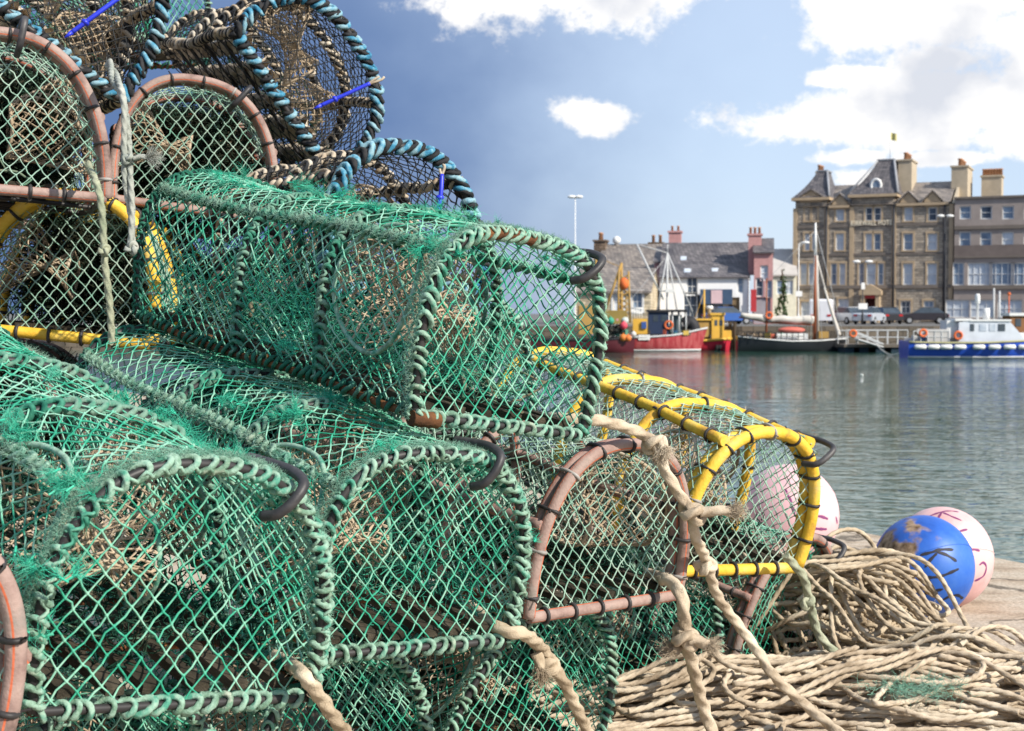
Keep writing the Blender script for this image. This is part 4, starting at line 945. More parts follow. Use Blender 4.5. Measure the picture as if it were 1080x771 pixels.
# porch and door
m = M(); a, b = S(909.5), S(929); zt = Zv(311)
m.box((a + .2, -.35, zt / 2), (.4, .7, zt)); m.box((b - .2, -.35, zt / 2), (.4, .7, zt)); m.box(((a + b) / 2, -.4, zt + .2), (b - a + .4, .9, .45)); m.prism([(a - .2, -.85, zt + .43), (b + .2, -.85, zt + .43), ((a + b) / 2, -.85, zt + 1.1)], (0, .84, 0)); obj('porch', m, DRESS, hotel, smooth=False)
m = M(); m.box(((door_h[0] + door_h[2]) / 2, .24, (door_h[1] + door_h[3]) / 2), (door_h[2] - door_h[0], .08, door_h[3] - door_h[1])); dr = obj('door', m, nm('dark_red_door', (.07, .02, .02)), hotel, smooth=False)
m = M(); m.box(((door_h[0] + door_h[2]) / 2, -.5, .12), (2.0, 1.3, .24)); obj('door_step', m, DRESS, hotel, smooth=False)
m = M(); m.box(((door_h[0] + door_h[2]) / 2, -.7, zt - .22), (1.0, .05, .3)); obj('door_sign', m, nm('red_sign', (.4, .05, .05)), hotel, smooth=False)
m = M()
for uc in (871.5, 942.5, 996): m.cyl((S(uc), -.18, 0), (S(uc), -.18, eave), .11, sides=8)
obj('downpipe', m, IRON, hotel)
m = M(); m.box((S(944.5), -.06, Zv(329)), (.6, .08, .95)); obj('menu_board', m, WHITE_P, hotel, smooth=False)
def text(body, size, loc, mt, parent, rot=(R(90), 0, 0), name='sign_lettering', ext=.03, sx=1.):
    cu = bpy.data.curves.new('txt', 'FONT'); cu.body = body; cu.size = size; cu.extrude = ext; cu.align_x = 'CENTER'; cu.align_y = 'CENTER'; cu.space_character = 1.15; cu.offset = .018
    t = bpy.data.objects.new('txt', cu); COL.objects.link(t); dg = bpy.context.evaluated_depsgraph_get(); me = bpy.data.meshes.new_from_object(t.evaluated_get(dg)); bpy.data.objects.remove(t)
    o = bpy.data.objects.new(name, me); COL.objects.link(o); me.materials.clear(); me.materials.append(mt); o.parent = parent; o.location = loc; o.rotation_euler = rot; o.scale = (sx, 1, 1); return o
text('KIRKWALL HOTEL', .68, ((s2 + s3) / 2, -.16, Zv(235.4)), nm('gilt_letter', (.88, .78, .60), .5), hotel, sx=.70)
# extension
ext = Fh.root('hotel_extension', 'flat roofed grey brown rendered block joined to the right of the stone hotel')
s5 = S(1003) + .35; s6 = S(1180); ze = Zv(209.5, 1040); yx = -.5
ew = []
for uc in (1018, 1040, 1063, 1086, 1108): ew += [((S(uc) - .55, Zv(231.5, uc), S(uc) + .55, Zv(217.5, uc)), (1, 1)), ((S(uc) - .55, Zv(261, uc), S(uc) + .55, Zv(244.5, uc)), (1, 1))]
for uc, w in ((1011.5, 1.1), (1034, 2.3), (1057, 2.3), (1080, 2.3), (1103, 2.3)): ew.append(((S(uc) - w / 2, Zv(301, uc), S(uc) + w / 2, Zv(277, uc)), (1, 4 if w > 2 else 2)))
for uc in (1011, 1037, 1066, 1095): ew.append(((S(uc) - 1.15, Zv(335, uc), S(uc) + 1.15, Zv(316, uc)), (1, 3)))
m = M(); wall_holes(m, s5, s6, -.2, ze, [w for w, _ in ew], yx); m.box(((s5 + s6) / 2, 5.5 + yx + .3, ze / 2 - .06), (s6 - s5, 11., ze - .02)); obj('wall', m, RENDER_G, ext, smooth=False)
for h, bz in ew: window(ext, h, yx, None, bars=bz)
m = M()
for v, hh in ((240, .35), (271, .2), (303, .4)): m.box(((s5 + s6) / 2, yx - .09, Zv(v, 1040)), (s6 - s5, .17, hh))
m.box(((s5 + s6) / 2, 5.2, ze + .1), (s6 - s5 + .1, 11.8, .2)); obj('string_course', m, COURSE, ext, smooth=False)
m = M(); m.box(((s5 + s6) / 2, yx - .02, Zv(264.5, 1040)), (s6 - s5, .03, 1.1)); obj('balcony_band', m, nm('darker_render', (.19, .155, .14)), ext, smooth=False)
chimney(ext, S(1027), S(1049), 6.2, 8.4, ze, Fh(1060, 187, 7.3)[1], CHIM, 7, 'x', potr=.17)

# flagpole with flag, lamps
fp = empty('flagpole', Fh.o + Fh.e * S(932) + Fh.n * 3.3 + np.array([0, 0, Fh(930, 170.5, 3.3)[1] + .1]), None, 'thin pole with small yellow flag on top of the middle hotel tower', 'flagpole')
m = M(); m.cyl((0, 0, 0), (0, 0, 3.0), .04, .025, 8); obj('pole', m, WHITE_P, fp)
m = M(); n_ = 8; V = []
for i in range(n_):
    for z in (2.15, 2.9): V.append((.05 + i * .09, .12 * math.sin(i * .9), z - i * .03))
m.add(V, [[2 * i, 2 * i + 2, 2 * i + 3, 2 * i + 1] for i in range(n_ - 1)]); obj('flag', m, nm('yellow_flag', (.55, .50, .22)), fp)

def lamp_post(u, vtop, vbase, d, mt, heads, label, hm=None, extra=None):
    b = P(u, vbase, d); b[2] = 0.; hgt = P(u, vtop, d)[2]
    r = empty('street_lamp', b, None, label, 'street lamp'); m = M(); m.tube([(0, 0, 0), (0, 0, .9), (0, 0, 1.0), (0, 0, hgt)], [.09, .09, .05, .035], 10); obj('post', m, mt, r)
    for dx in heads:
        m = M(); m.tube(smooth_path([(0, 0, hgt - .1), (dx * .5, 0, hgt + .12), (dx, 0, hgt + .1)], .1), .035, 6); a = obj('arm', m, mt, r)
        m = M(); m.sphere((dx * 1.15, 0, hgt + .08), 1., 14, 8, (.34, .18, .13)); obj('lamp_head', m, hm or WHITE_P, r)
    if extra:
        m = M()
        for (z, w, hh, mtx) in extra: m.box((0, -.14, z), (w, .06, hh))
        obj('street_sign', m, WHITE_P, r, smooth=False)
    return r
lamp_post(606.5, 209, 341, 112, WHITE_P, (-.24, .24), 'tall white lamp post with two heads rising behind the green pots')
lamp_post(842, 257, 341, 120, WHITE_P, (.5,), 'pale single lamp post before the left corner of the hotel', extra=((4.2 * .62, .55, .45, 0),))
lamp_post(909.5, 277, 341, 120, IRON, (-.45, .45), 'dark lamp post with two white heads in front of the hotel door', extra=((1.55, .75, .5, 0), (3.25, .3, .55, 0)))
lamp_post(996.5, 229, 341, 122, IRON, (-.4, .3), 'dark lamp post at the joint between the stone hotel and its extension')

# ------------------------------------------------------------------ houses at left
def house(name, label, F, u0, u1, ve, vr, wmat, rmat, wins=(), dep=8., doors=(), skew=None, vr2=None, frame=None):
    r = F.root(name, label, 'house'); um = (u0 + u1) / 2; a, b = F(u0, 320)[0], F(u1, 320)[0]; ze, zr = F(um, ve)[1], F(um, vr, dep / 2)[1]
    hs = []
    for (uc, vc, w, hh) in wins: s, z = F(uc, vc); hs.append((s - w / 2, z - hh / 2, s + w / 2, z + hh / 2))
    ds = []
    for (uc, w, hh, mt) in doors: s = F(uc, 330)[0]; ds.append(((s - w / 2, 0.05, s + w / 2, hh), mt))
    m = M(); wall_holes(m, a, b, -.2, ze, hs + [d for d, _ in ds]); mid = [(dep / 2, zr)]
    for x, fl in ((a, 1), (b, 0)):
        v = [(x, 0, -.2), (x, dep, -.2), (x, dep, ze), (x, dep / 2, zr), (x, 0, ze)]; m.add(v, [[0, 1, 2, 3, 4][:: -1 if fl else 1]], flat=True)
    m.add([(a, dep, -.2), (b, dep, -.2), (b, dep, ze), (a, dep, ze)], [[1, 0, 3, 2]], flat=True); obj('wall', m, wmat, r, smooth=False)
    for h in hs: window(r, h, 0., frame, bars=(1, 2 if h[2] - h[0] > .9 else 1))
    for d, mt in ds:
        m = M(); m.box(((d[0] + d[2]) / 2, .2, (d[1] + d[3]) / 2), (d[2] - d[0], .07, d[3] - d[1])); obj('door', m, mt, r, smooth=False)
    m = M(); t = .16
    if vr2: zk = F(um, vr2, dep * .2)[1]; sec = [(-.3, ze - .05), (dep * .2, zk), (dep / 2, zr), (dep + .3, ze - .05)]
    else: sec = [(-.3, ze - .12), (dep / 2, zr), (dep + .3, ze - .12)]
    pl = [(a - .1, y, z + t) for y, z in sec] + [(a - .1, y, z) for y, z in sec[::-1]]; m.prism(pl, (b - a + .2, 0, 0)); rf = obj('roof', m, rmat, r, smooth=False)
    return r, rf, a, b, ze, zr, dep
F1 = Face(628, 140, 14)
r, rf, a, b, ze, zr, dp1 = house('stone_house', 'dark brown stone house with two chimneys behind the yellow masted boat', F1, 628, 701, 293, 259, BROWNW, SLATE_L, [(694, 300, 1.1, 1.5)], 9.)
chimney(r, F1(619, 280)[0], F1(631.5, 280)[0], 3.6, 5.2, ze, F1(625, 255, 4)[1], BROWNW, 2); chimney(r, F1(677, 280)[0], F1(692, 280)[0], 4.6, 6.0, ze, F1(684, 257, 4)[1], BROWNW, 2, 'x')
m = M(); m.sphere((F1(642, 280)[0], 4.5, zr + .55), .42, 14, 10); m.cyl((F1(642, 280)[0], 4.5, zr), (F1(642, 280)[0], 4.5, zr + .5), .1); obj('roof_vent', m, WHITE_P, r)
F2 = Face(606, 126, 12)
TAN = masonry('pale_rubble', (.42, .35, .24), (.62, .55, .42), (.5, .45, .36), .5, .25)
r, rf, a, b, ze, zr, dp1 = house('low_cottage', 'low cottage of pale rubble with grey roof beside the red fishing boat', F2, 606, 686, 308, 285, TAN, SLATE_L, [(633, 318, .9, 1.7), (672, 318, .9, 1.7), (652, 318, .9, 1.7)], 7., frame=WHITE_P)
F3 = Face(696, 130, 10)
r, rf, a, b, ze, zr, dp1 = house('white_harled_house', 'long white harled house with grey slate roof and skylights', F3, 696, 789, 293, 257.5, HARL_W, SLATE, [(730, 302, 1.0, 1.7), (728, 322, 1.3, 2.4), (781, 300, .6, 1.6)], 9., [(743, 1.6, 2.6, DARK), (770, 1.7, 2.4, nm('brown_door', (.2, .14, .08))), (757, 2.6, 2.6, nm('grey_shutter', (.30, .32, .36)))], vr2=281)
for uc, vc, yy in ((721, 275, .30), (748, 274.5, .32), (759, 275, .31), (725, 288, .08), (754, 287.5, .1)):
    s, z = F3(uc, vc, 9 * yy); m = M(); m.box((s, 9 * yy, z + .05), (.75, .8, .32), Matrix.Rotation(R(38), 3, 'X')); sk = obj('skylight', m, LEAD, rf, smooth=False); m = M(); m.box((s, 9 * yy - .06, z + .16), (.55, .6, .2), Matrix.Rotation(R(38), 3, 'X')); obj('pane', m, CURT_SKY, sk, smooth=False)
m = M(); m.box((F3(755.5, 313)[0], -.35, F3(755, 313)[1]), (2.9, .12, 1.35)); sg = obj('sign_board', m, nm('navy_sign', (.06, .10, .17)), r, smooth=False); m = M(); m.box((F3(756, 313)[0], -.43, F3(755, 313)[1]), (1.0, .05, 1.2)); obj('sign_panel', m, nm('pink_white_panel', (.72, .52, .54)), sg, smooth=False)
F4 = Face(690, 133, 10)
r4, rf, a, b, ze, zr, dp1 = house('pink_house', 'narrow pink gabled house with tall chimney left of the white harled house', F4, 690, 704, 276, 262, PINKW, SLATE, [], 8.)
chimney(r4, F4(703, 280)[0], F4(716, 280)[0], 3.0, 4.4, ze - 4, F4(709, 246, 4)[1], PINKW, 2, 'x', .12, .5)
F5 = Face(795, 128, 10)
r5, rf, a, b, ze, zr, dp1 = house('pink_house', 'tall deep pink house with three chimney pots right of the white harled house', F5, 795, 815, 266, 253, PINKW, SLATE, [(806, 288, .7, 1.4), (801, 303, .7, 1.7), (811, 305, .6, 1.6)], 5., [(803, 1.6, 2.4, nm('grey_shop_front', (.35, .33, .36)))])
chimney(r5, F5(789, 280)[0], F5(803, 280)[0], 1.0, 2.2, ze - 2, F5(798, 249, 2)[1], PINKW, 3, 'x', .13, .6)
m = M(); m.box((F5(794.8, 318)[0], -.3, F5(794, 317)[1]), (.5, .1, 2.0)); obj('hanging_sign', m, nm('red_hanging_sign', (.5, .05, .06)), r5, smooth=False)
F6 = Face(813, 148, 6)
r6, rf, a, b, ze, zr, dp1 = house('cream_house', 'pale cream house with light roof glimpsed beside the left corner of the hotel', F6, 813, 840, 290, 264, CREAMW, nm('pale_roof', (.5, .47, .44)), [(823.5, 303, .9, 1.5), (832, 303, .9, 1.5)], 8.)
# ivy
LEAF = mat('ivy_leaf', [(.02, .05, .015), (.05, .10, .03)], scale=3, rough=.7)
def leaves(m, c, sz, k, s=.12):
    q_ = rng.normal(0, 1, (k, 3)); q_ = q_ / np.linalg.norm(q_, axis=1, keepdims=True) * rng.uniform(.35, 1, (k, 1)) ** .5
    ctr = np.array(c) + q_ * np.array(sz) * (1 + .25 * np.sin(q_[:, 2:3] * 7 + q_[:, 0:1] * 5)); a = nrm(rng.normal(0, 1, (k, 3))); b = nrm(np.cross(a, rng.normal(0, 1, (k, 3)))); w = s * rng.uniform(.6, 1.4, (k, 1))
    V = np.stack([ctr - a * w, ctr + b * w * .6, ctr + a * w, ctr - b * w * .6], 1).reshape(-1, 3); m.add(V, np.arange(4 * k).reshape(-1, 4), flat=True)
pv = P(826, 340, 131); iv = empty('ivy', (pv[0], pv[1], 0), None, 'dark ivy climbing between the deep pink house and the hotel', 'ivy')
m = M(); leaves(m, (0, 0, 2.9), (.3, .4, 1.7), 300, .13); leaves(m, (-.15, 0, 1.3), (.55, .4, 1.3), 260, .13); obj('foliage', m, LEAF, iv); m = M(); m.tube(smooth_path([(0, .2, 0), (.1, .2, 2), (-.1, .2, 5)], .2), .07, 6); obj('stem', m, nm('ivy_stem', (.1, .07, .05)), iv)
# ------------------------------------------------------------------ vehicles on the far quay
TYRE = nm('tyre_rubber', (.02, .02, .02)); CARGLASS = mat('car_glass', [(.03, .04, .05), (.06, .08, .10)], scale=2, rough=.06, spec=.7)
def car(u, d, yaw, col, label, kind='car', lights=True):
    b = P(u, 340, d); r = empty('parked_' + kind, (b[0], b[1], 0), (0, 0, R(yaw)), label, kind, 'vehicles parked on the far quay')
    pm = mat('paint_' + kind, [col, tuple(x * .9 for x in col)], scale=2, rough=.25, spec=.6)
    if kind == 'van': Lc, wd, prof, cab = 4.8, 1.9, [(-2.4, .35), (-2.4, 2.0), (-2.3, 2.15), (1.2, 2.15), (1.75, 1.35), (2.4, 1.05), (2.4, .35)], [(1.1, 1.35), (1.05, 2.02), (1.25, 2.02), (1.72, 1.35)]
    else: Lc, wd, prof, cab = 4.2, 1.7, [(-2.1, .32), (-2.12, .85), (-1.95, .98), (-1.1, 1.0), (1.0, .98), (1.9, .82), (2.1, .62), (2.1, .32)], [(-1.75, .98), (-1.2, 1.45), (.25, 1.47), (1.05, .98)]
    m = M(); n_ = len(prof); rows = []
    for f, ins in ((-1, .12), (-.86, .0), (.86, .0), (1, .12)):
        rows.append([(x * (1 - ins * .12), f * wd / 2, .32 + (z - .32) * (1 - ins * .25) + ins * .1) for x, z in prof])
    V = np.array(rows).reshape(-1, 3); fs = [[i * n_ + k, (i + 1) * n_ + k, (i + 1) * n_ + (k + 1) % n_, i * n_ + (k + 1) % n_] for i in range(3) for k in range(n_)]; fs += [list(range(n_)), list(range(3 * n_, 4 * n_))[::-1]]; m.add(V, fs)
    obj('body', m, pm, r, smooth=False)
    if kind == 'car':
        m = M(); rows = []
        for f in (-1, 1): rows.append([(x * (.97 if z > 1.2 else 1), f * wd / 2 * (.76 if z > 1.2 else .93), z) for x, z in cab])
        V = np.array(rows).reshape(-1, 3); m.add(V, [[0, 1, 2, 3][::-1], [4, 5, 6, 7]] + [[k, (k + 1) % 4, 4 + (k + 1) % 4, 4 + k] for k in range(4)], flat=True); obj('window_glass', m, CARGLASS, r, smooth=False)
        m = M(); m.box((-.48, 0, 1.48), (1.4, 1.24, .05)); obj('roof_panel', m, pm, r, smooth=False)
    else:
        m = M(); m.prism([(x, -wd / 2 - .005, z) for x, z in cab], (0, wd + .01, 0)); m.box((2.02, 0, 1.3), (.1, 1.5, .3)); obj('window_glass', m, CARGLASS, r, smooth=False)
    for sx in (-1, 1):
        for sy in (-1, 1):
            m = M(); m.tube([(sx * Lc * .31, sy * (wd / 2 - .1), .33), (sx * Lc * .31, sy * (wd / 2 + .03), .33)], .33, 18); w = obj('wheel', m, TYRE, r); m = M(); m.tube([(sx * Lc * .31, sy * (wd / 2 - .08), .33), (sx * Lc * .31, sy * (wd / 2 + .045), .33)], .2, 12); obj('rim', m, LEAD, w)
    for sx, mt in ((-1, nm('tail_red', (.5, .02, .02), .3)), (1, WHITE_P)):
        for sy in (-1, 1): m = M(); m.box((sx * Lc * .5 - sx * .0, sy * wd * .36, .78), (.08, .3, .16)); obj('tail_light' if sx < 0 else 'headlight', m, mt, r, smooth=False)
    return r
car(867, 122, 75, (.78, .78, .80), 'white van parked before the left bays of the hotel', 'van')
car(893, 124, 110, (.55, .57, .60), 'pale silver car left of the hotel door')
car(917, 122, 60, (.42, .45, .50), 'silver grey car parked right in front of the hotel door')
car(934, 126, 95, (.03, .03, .035), 'dark car just right of the hotel door')
car(974, 128, 170, (.035, .03, .035), 'black car under the lighted ground floor window')
car(768, 122, 15, (.03, .10, .34), 'low blue car standing behind the yellow boat')
# ------------------------------------------------------------------ boats
RED = mat('red_hull_paint', [(.20, .03, .03), (.34, .035, .045), (.42, .10, .10), (.36, .04, .05)], scale=1.6, rough=.5, stretch=(2.5, 1, .5)); MAROON = nm('maroon_hull_paint', (.085, .012, .02), .45, .4); BLUEH = nm('blue_hull_paint', (.02, .08, .50), .35, .5); BLACKH = nm('black_hull_paint', (.018, .02, .024), .35, .5); YEL = nm('yellow_boat_paint', (.72, .42, .06), .5, .4)
OCH = nm('ochre_timber', (.42, .26, .08), .6); NAVY = nm('navy_paint', (.03, .045, .09), .5); ORANGE = nm('orange_lifebuoy', (.72, .16, .05), .6); STEEL = nm('pale_steel', (.55, .56, .56), .5); SAIL = nm('sail_cover', (.62, .58, .52), .85); BROWNP = nm('brown_spar', (.30, .10, .05), .5); DECK = nm('deck_timber', (.30, .24, .17), .8)
class Boat:
    def __init__(s, name, u_stern, vw, d, yaw, label, cat='boat'):
        p = P(u_stern, vw, d); s.d = d; s.u = u_stern; s.k = d / F_PX; s.yaw = R(yaw); s.vw = vw
        s.root = empty(name, (p[0], p[1], WZ), (0, 0, s.yaw), label, cat)
    def L(s, u, v, y=0.): return np.array([(u - s.u) * s.k / math.cos(s.yaw), y, (s.vw - v) * s.k])
    def box(s, m, u0, v0, u1, v1, w, y=0.):
        a, b = s.L(u0, v1, y), s.L(u1, v0, y); m.box((a + b) / 2, (abs(b[0] - a[0]), w, abs(b[2] - a[2])))
    def hull(s, Ln, B, sheer, mt, band=None, bandmt=None, boot=None, bluff=2.2, stern=.72, rake=.5):
        n_ = 22; m = M(); rows = []; md = M(); dk = []
        for i in range(n_ + 1):
            f = i / n_; b_ = B / 2 * (1 - max(0, (f - .4) / .6) ** bluff) * (stern + (1 - stern) * min(1, f / .35)); b_ = max(b_, .03); z = np.interp(f, np.linspace(0, 1, len(sheer)), sheer); x = f * Ln
            row = []
            for g, bw in ((-.45, .25), (0., .80), (.35, .93), (.7, .98), (1., 1.)):
                zz = g * z if g > 0 else g; row.append((x + rake * max(g, 0) * f ** 4, b_ * (bw if f < .9 else bw ** (1 + (f - .9) * 12)), zz))
            rows.append([(x_, -y_, z_) for x_, y_, z_ in row[::-1]] + row); dk.append((x + .8 * rake * f ** 4, b_ * .95, z - .32))
        V = np.array(rows); k = V.shape[1]; i = np.arange(n_)[:, None]; j = np.arange(k - 1)[None]; q_ = np.stack([i * k + j, i * k + j + 1, (i + 1) * k + j + 1, (i + 1) * k + j], -1).reshape(-1, 4)
        m.add(V.reshape(-1, 3), q_); m.add(V[0], [list(range(k))], flat=True); h = obj('hull', m, mt, s.root)
        D = np.array(dk); A = D.copy(); Bv = D * [1, -1, 1]; md.add(np.concatenate([A, Bv]), np.stack([np.arange(n_), np.arange(n_) + 1, n_ + 2 + np.arange(n_), n_ + 1 + np.arange(n_)], 1), flat=True); obj('deck', md, DECK, s.root)
        if band:
            m = M()
            for sg in (-1, 1): m.tube([(r[-1][0], sg * (abs(r[-1][1]) + .02), r[-1][2] - .06) for r in rows], band, 6)
            obj('rubbing_strake', m, bandmt, s.root)
        if boot:
            m = M()
            for sg in (-1, 1):
                for r in (0,): m.tube([(rw[6][0], sg * (abs(rw[6][1]) + .01), .10) for rw in rows], .09, 5)
            obj('boot_stripe', m, boot, s.root)
        s.rows = rows
    def part(s, name, m, mt, parent=None, smooth=False): return obj(name, m, mt, parent or s.root, smooth=smooth)
def rail(bt, u0, u1, v0, v1, y, n_, mt, name='rail'):
    m = M(); a, b = bt.L(u0, v0, y), bt.L(u1, v0, y); h = (v1 - v0) * bt.k
    for f in np.linspace(0, 1, n_): p = a + (b - a) * f; m.cyl(p, p - [0, 0, h], .03, sides=6)
    m.cyl(a, b, .03, sides=6); m.cyl(a - [0, 0, h / 2], b - [0, 0, h / 2], .025, sides=6); bt.part(name, m, mt)
def lifebuoy(bt, u, v, y, r=.27):
    m = M(); t = np.linspace(0, 2 * math.pi, 22, endpoint=False); c = bt.L(u, v, y); m.tube(c + np.stack([np.cos(t) * r, 0 * t, np.sin(t) * r], 1), .07, 8, closed=True); bt.part('lifebuoy', m, ORANGE, smooth=True)
def gear(bt, u0, u1, v, w, k, seed):
    q_ = np.random.default_rng(seed); cs = [nm('crate_%d_%d' % (seed, i), c, .7) for i, c in enumerate(((.06, .16, .30), (.45, .10, .06), (.5, .48, .44), (.10, .09, .08), (.48, .34, .08), (.08, .22, .16)))]
    for i in range(k):
        m = M(); c = bt.L(q_.uniform(u0, u1), v, q_.uniform(-w, w)); sz = q_.uniform(.15, .5, 3); m.box(c + [0, 0, sz[2] / 2], sz, Matrix.Rotation(q_.uniform(0, 3), 3, 'Z')); bt.part('deck_gear', m, cs[q_.integers(6)])

# red fishing boat
b = Boat('fishing_boat', 624, 371, 104, -4, 'red fishing boat with dark wheelhouse and white tripod mast')
b.hull(7.9, 2.9, [1.2, 1.1, 1.1, 1.25, 1.75], RED, .07, STEEL, boot=STEEL)
m = M(); b.box(m, 683, 329, 704, 353, 1.6); wh = b.part('wheelhouse', m, NAVY); m = M(); b.box(m, 681, 327.5, 723, 330, 1.9); b.part('wheelhouse_roof', m, DARK)
m = M(); b.box(m, 688, 333, 693, 340, 1.64); b.box(m, 696, 333, 702, 340, 1.64); b.part('pane', m, CARGLASS, wh)
m = M(); 
for u in (708, 715, 722): m.cyl(b.L(u, 355, -.7), b.L(u, 329, -.7), .05); m.cyl(b.L(u, 355, .7), b.L(u, 329, .7), .05)
b.part('awning_post', m, STEEL, smooth=True); m = M(); b.box(m, 706, 333, 718, 352, 1.0, .3); b.part('winch_casing', m, nm('grey_teal', (.12, .16, .17)))
m = M(); m.tube(smooth_path([b.L(720, 343, 0), b.L(726, 340, 0), b.L(731, 347, 0), b.L(728, 355, 0)], .1), .45, 10); b.part('tarpaulin', m, DARK, smooth=True)
m = M(); ap = b.L(703, 268)
for u, v, y in ((692, 328, -.6), (693.5, 328, .6), (713, 328, 0)): m.cyl(b.L(u, v, y), ap, .05, .04)
m.cyl(b.L(702.5, 353), ap, .07); m.cyl(b.L(694, 308, -.3), b.L(710, 308, 0), .05); m.cyl(ap, ap + [0, 0, .6], .03); b.part('mast', m, STEEL, smooth=True)
m = M(); m.cyl(b.L(671, 259, -.3), b.L(699, 317, 0), .07); m.cyl(ap, b.L(671, 259, -.3), .03); m.cyl(ap, b.L(729, 329, 0), .05); m.cyl(ap + [0, 0, -.2], b.L(638, 350), .015); m.cyl(ap, b.L(736, 347), .015); b.part('derrick', m, STEEL, smooth=True)
m = M(); b.box(m, 701, 306, 709, 309.5, .5, -.1); b.part('radar', m, WHITE_P)
lifebuoy(b, 704, 343.5, -.86)
m = M(); b.box(m, 667, 337, 682, 353, 1.5, -.2); b.part('deck_box', m, YEL); m = M()
for u in np.linspace(666, 676, 5): m.cyl(b.L(u, 337, -.8), b.L(u, 326, -.8), .04)
m.cyl(b.L(665, 326, -.8), b.L(677, 326, -.8), .05); m.cyl(b.L(665, 331, -.8), b.L(677, 331, -.8), .04); b.part('white_cage', m, WHITE_P, smooth=True)
m = M(); b.box(m, 672.5, 353.5, 684.5, 359, .06, -1.47); b.part('name_plate', m, WHITE_P)
m = M(); b.box(m, 676, 340, 681, 347, .8, -.7); b.part('fish_bin', m, nm('blue_bin', (.05, .11, .34)))
gear(b, 672, 728, 354, .9, 16, 3)
# maroon boat with yellow gallows
b = Boat('fishing_boat', 560, 371, 101, 0, 'dark maroon fishing boat with ochre derrick, half hidden by the green pots')
b.hull(7.3, 2.6, [1.0, .95, .95, 1.0, 1.05], MAROON, .06, DARK, bluff=6., stern=.9, rake=.1)
m = M(); m.cyl(b.L(628.5, 352), b.L(628.5, 268), .09, .06); m.cyl(b.L(655, 352, -.3), b.L(655, 277, -.3), .13, .08); m.cyl(b.L(628.5, 271), b.L(655, 282, -.3), .025); m.cyl(b.L(628.5, 271), b.L(600, 290), .02); m.cyl(b.L(655, 278, -.3), b.L(637, 330, -.5), .10, .07)
b.part('mast', m, OCH, smooth=True); m = M()
for k in range(7): v0 = 290 + k * 6; m.cyl(b.L(652, v0, -.5), b.L(662, v0 + 6, -.1), .05); m.cyl(b.L(662, v0, -.5), b.L(652, v0 + 6, -.1), .05)
m.cyl(b.L(652, 286, -.5), b.L(651, 340, -.5), .07); m.cyl(b.L(662, 286, -.5), b.L(664, 340, -.5), .07); b.part('lattice_derrick', m, OCH, smooth=True)
m = M(); m.sphere(b.L(657.5, 299, -.4), .35, 12, 8, (1, 1, 1.2)); b.part('lamp_float', m, nm('orange_red', (.75, .17, .05)), smooth=True)
m = M(); b.box(m, 634, 327, 660, 341, 1.8, .1); b.part('gear_stack', m, nm('olive_gear', (.28, .2, .06)))
m = M(); b.box(m, 610, 322, 632, 352, 1.7, .1); b.part('wheelhouse', m, OCH)
m = M(); leaves(m, b.L(644, 348, -.4), (1.2, .7, .42), 600, .10); b.part('net_pile', m, nm('dark_net_pile', (.045, .05, .045)))
gear(b, 632, 664, 354, .9, 14, 4)
for (u, v, rr, c, nme, yy) in ((643, 338, .26, (.05, .34, .22), 'green', -.9), (656.5, 343, .27, (.68, .08, .12), 'crimson', -1.0), (658, 337.5, .26, (.55, .62, .58), 'pale green', -.7), (650, 337, .22, (.68, .32, .36), 'pink', -.6), (636, 338.5, .25, (.62, .30, .24), 'salmon', -.8), (656, 355.5, .26, (.70, .22, .05), 'orange', -1.1), (661, 356, .24, (.72, .20, .05), 'small orange', -1.15), (667, 352, .2, (.6, .6, .58), 'white', -.9)):
    p = b.L(u, v, yy); m = M(); m.sphere((0, 0, 0), rr, 16, 10); m.cyl((0, 0, rr * .9), (0, 0, rr * 1.25), .05, sides=8); o = obj('deck_float', m, nm('float_' + nme.replace(' ', '_'), c, .5)); o.location = np.array(b.root.location) + p; tag(o, nme + ' float in the heap on the maroon boat', 'float', 'floats heaped on the maroon boat')
# yellow and red boat
b = Boat('fishing_boat', 728, 368, 106, 0, 'small boat with yellow wheelhouse and bright red hull')
b.hull(2.9, 2.6, [.75, .8, .85, .9, .95], nm('bright_red_hull', (.58, .03, .06), .45), .1, YEL, bluff=5., stern=.95, rake=.15)
m = M(); b.box(m, 749, 331, 762, 356, 1.5); wh = b.part('wheelhouse', m, YEL); m = M(); b.box(m, 733, 336, 749, 354, 1.4, .1); b.part('deck_shelter', m, OCH); m = M(); b.box(m, 731, 334.5, 750, 336.4, 1.7, .1); b.part('shelter_roof', m, YEL)
m = M(); b.box(m, 752, 336, 755, 342, 1.54); b.box(m, 757, 336, 760.5, 342, 1.54); b.part('pane', m, CARGLASS, wh); m = M(); b.box(m, 747.5, 328.6, 763, 331, 1.7); b.part('wheelhouse_roof', m, YEL)
m = M(); m.cyl(b.L(742.5, 352), b.L(742.5, 304), .09, .06); m.cyl(b.L(742.5, 306), b.L(731, 340), .015); b.part('mast', m, YEL, smooth=True); m = M(); m.tube([b.L(748, 330), b.L(748, 325), b.L(748, 324.6), b.L(748, 321)], [.12, .12, .28, .26], 12); b.part('radar', m, WHITE_P, smooth=True)
m = M(); b.box(m, 762, 347, 770, 357, 1.3); b.part('fore_cabin', m, YEL); m = M()
for u in (754, 757): m.cyl(b.L(u, 362, -1.36), b.L(u - 2, 369, -1.4), .12)
b.part('tyre_fender', m, TYRE, smooth=True)
m = M()
for u, y in ((776, .5), (772, .9)): m.cyl(np.array([P(u, 370, 106)[0], P(u, 370, 106)[1] + y, WZ - 1]), np.array([P(u, 370, 106)[0], P(u, 370, 106)[1] + y, .3]), .14)
tag(obj('mooring_pile', m, nm('dark_timber', (.06, .045, .03))), 'dark timber mooring piles between the yellow boat and the sailing boat', 'pile')
gear(b, 732, 768, 355, .8, 8, 5)
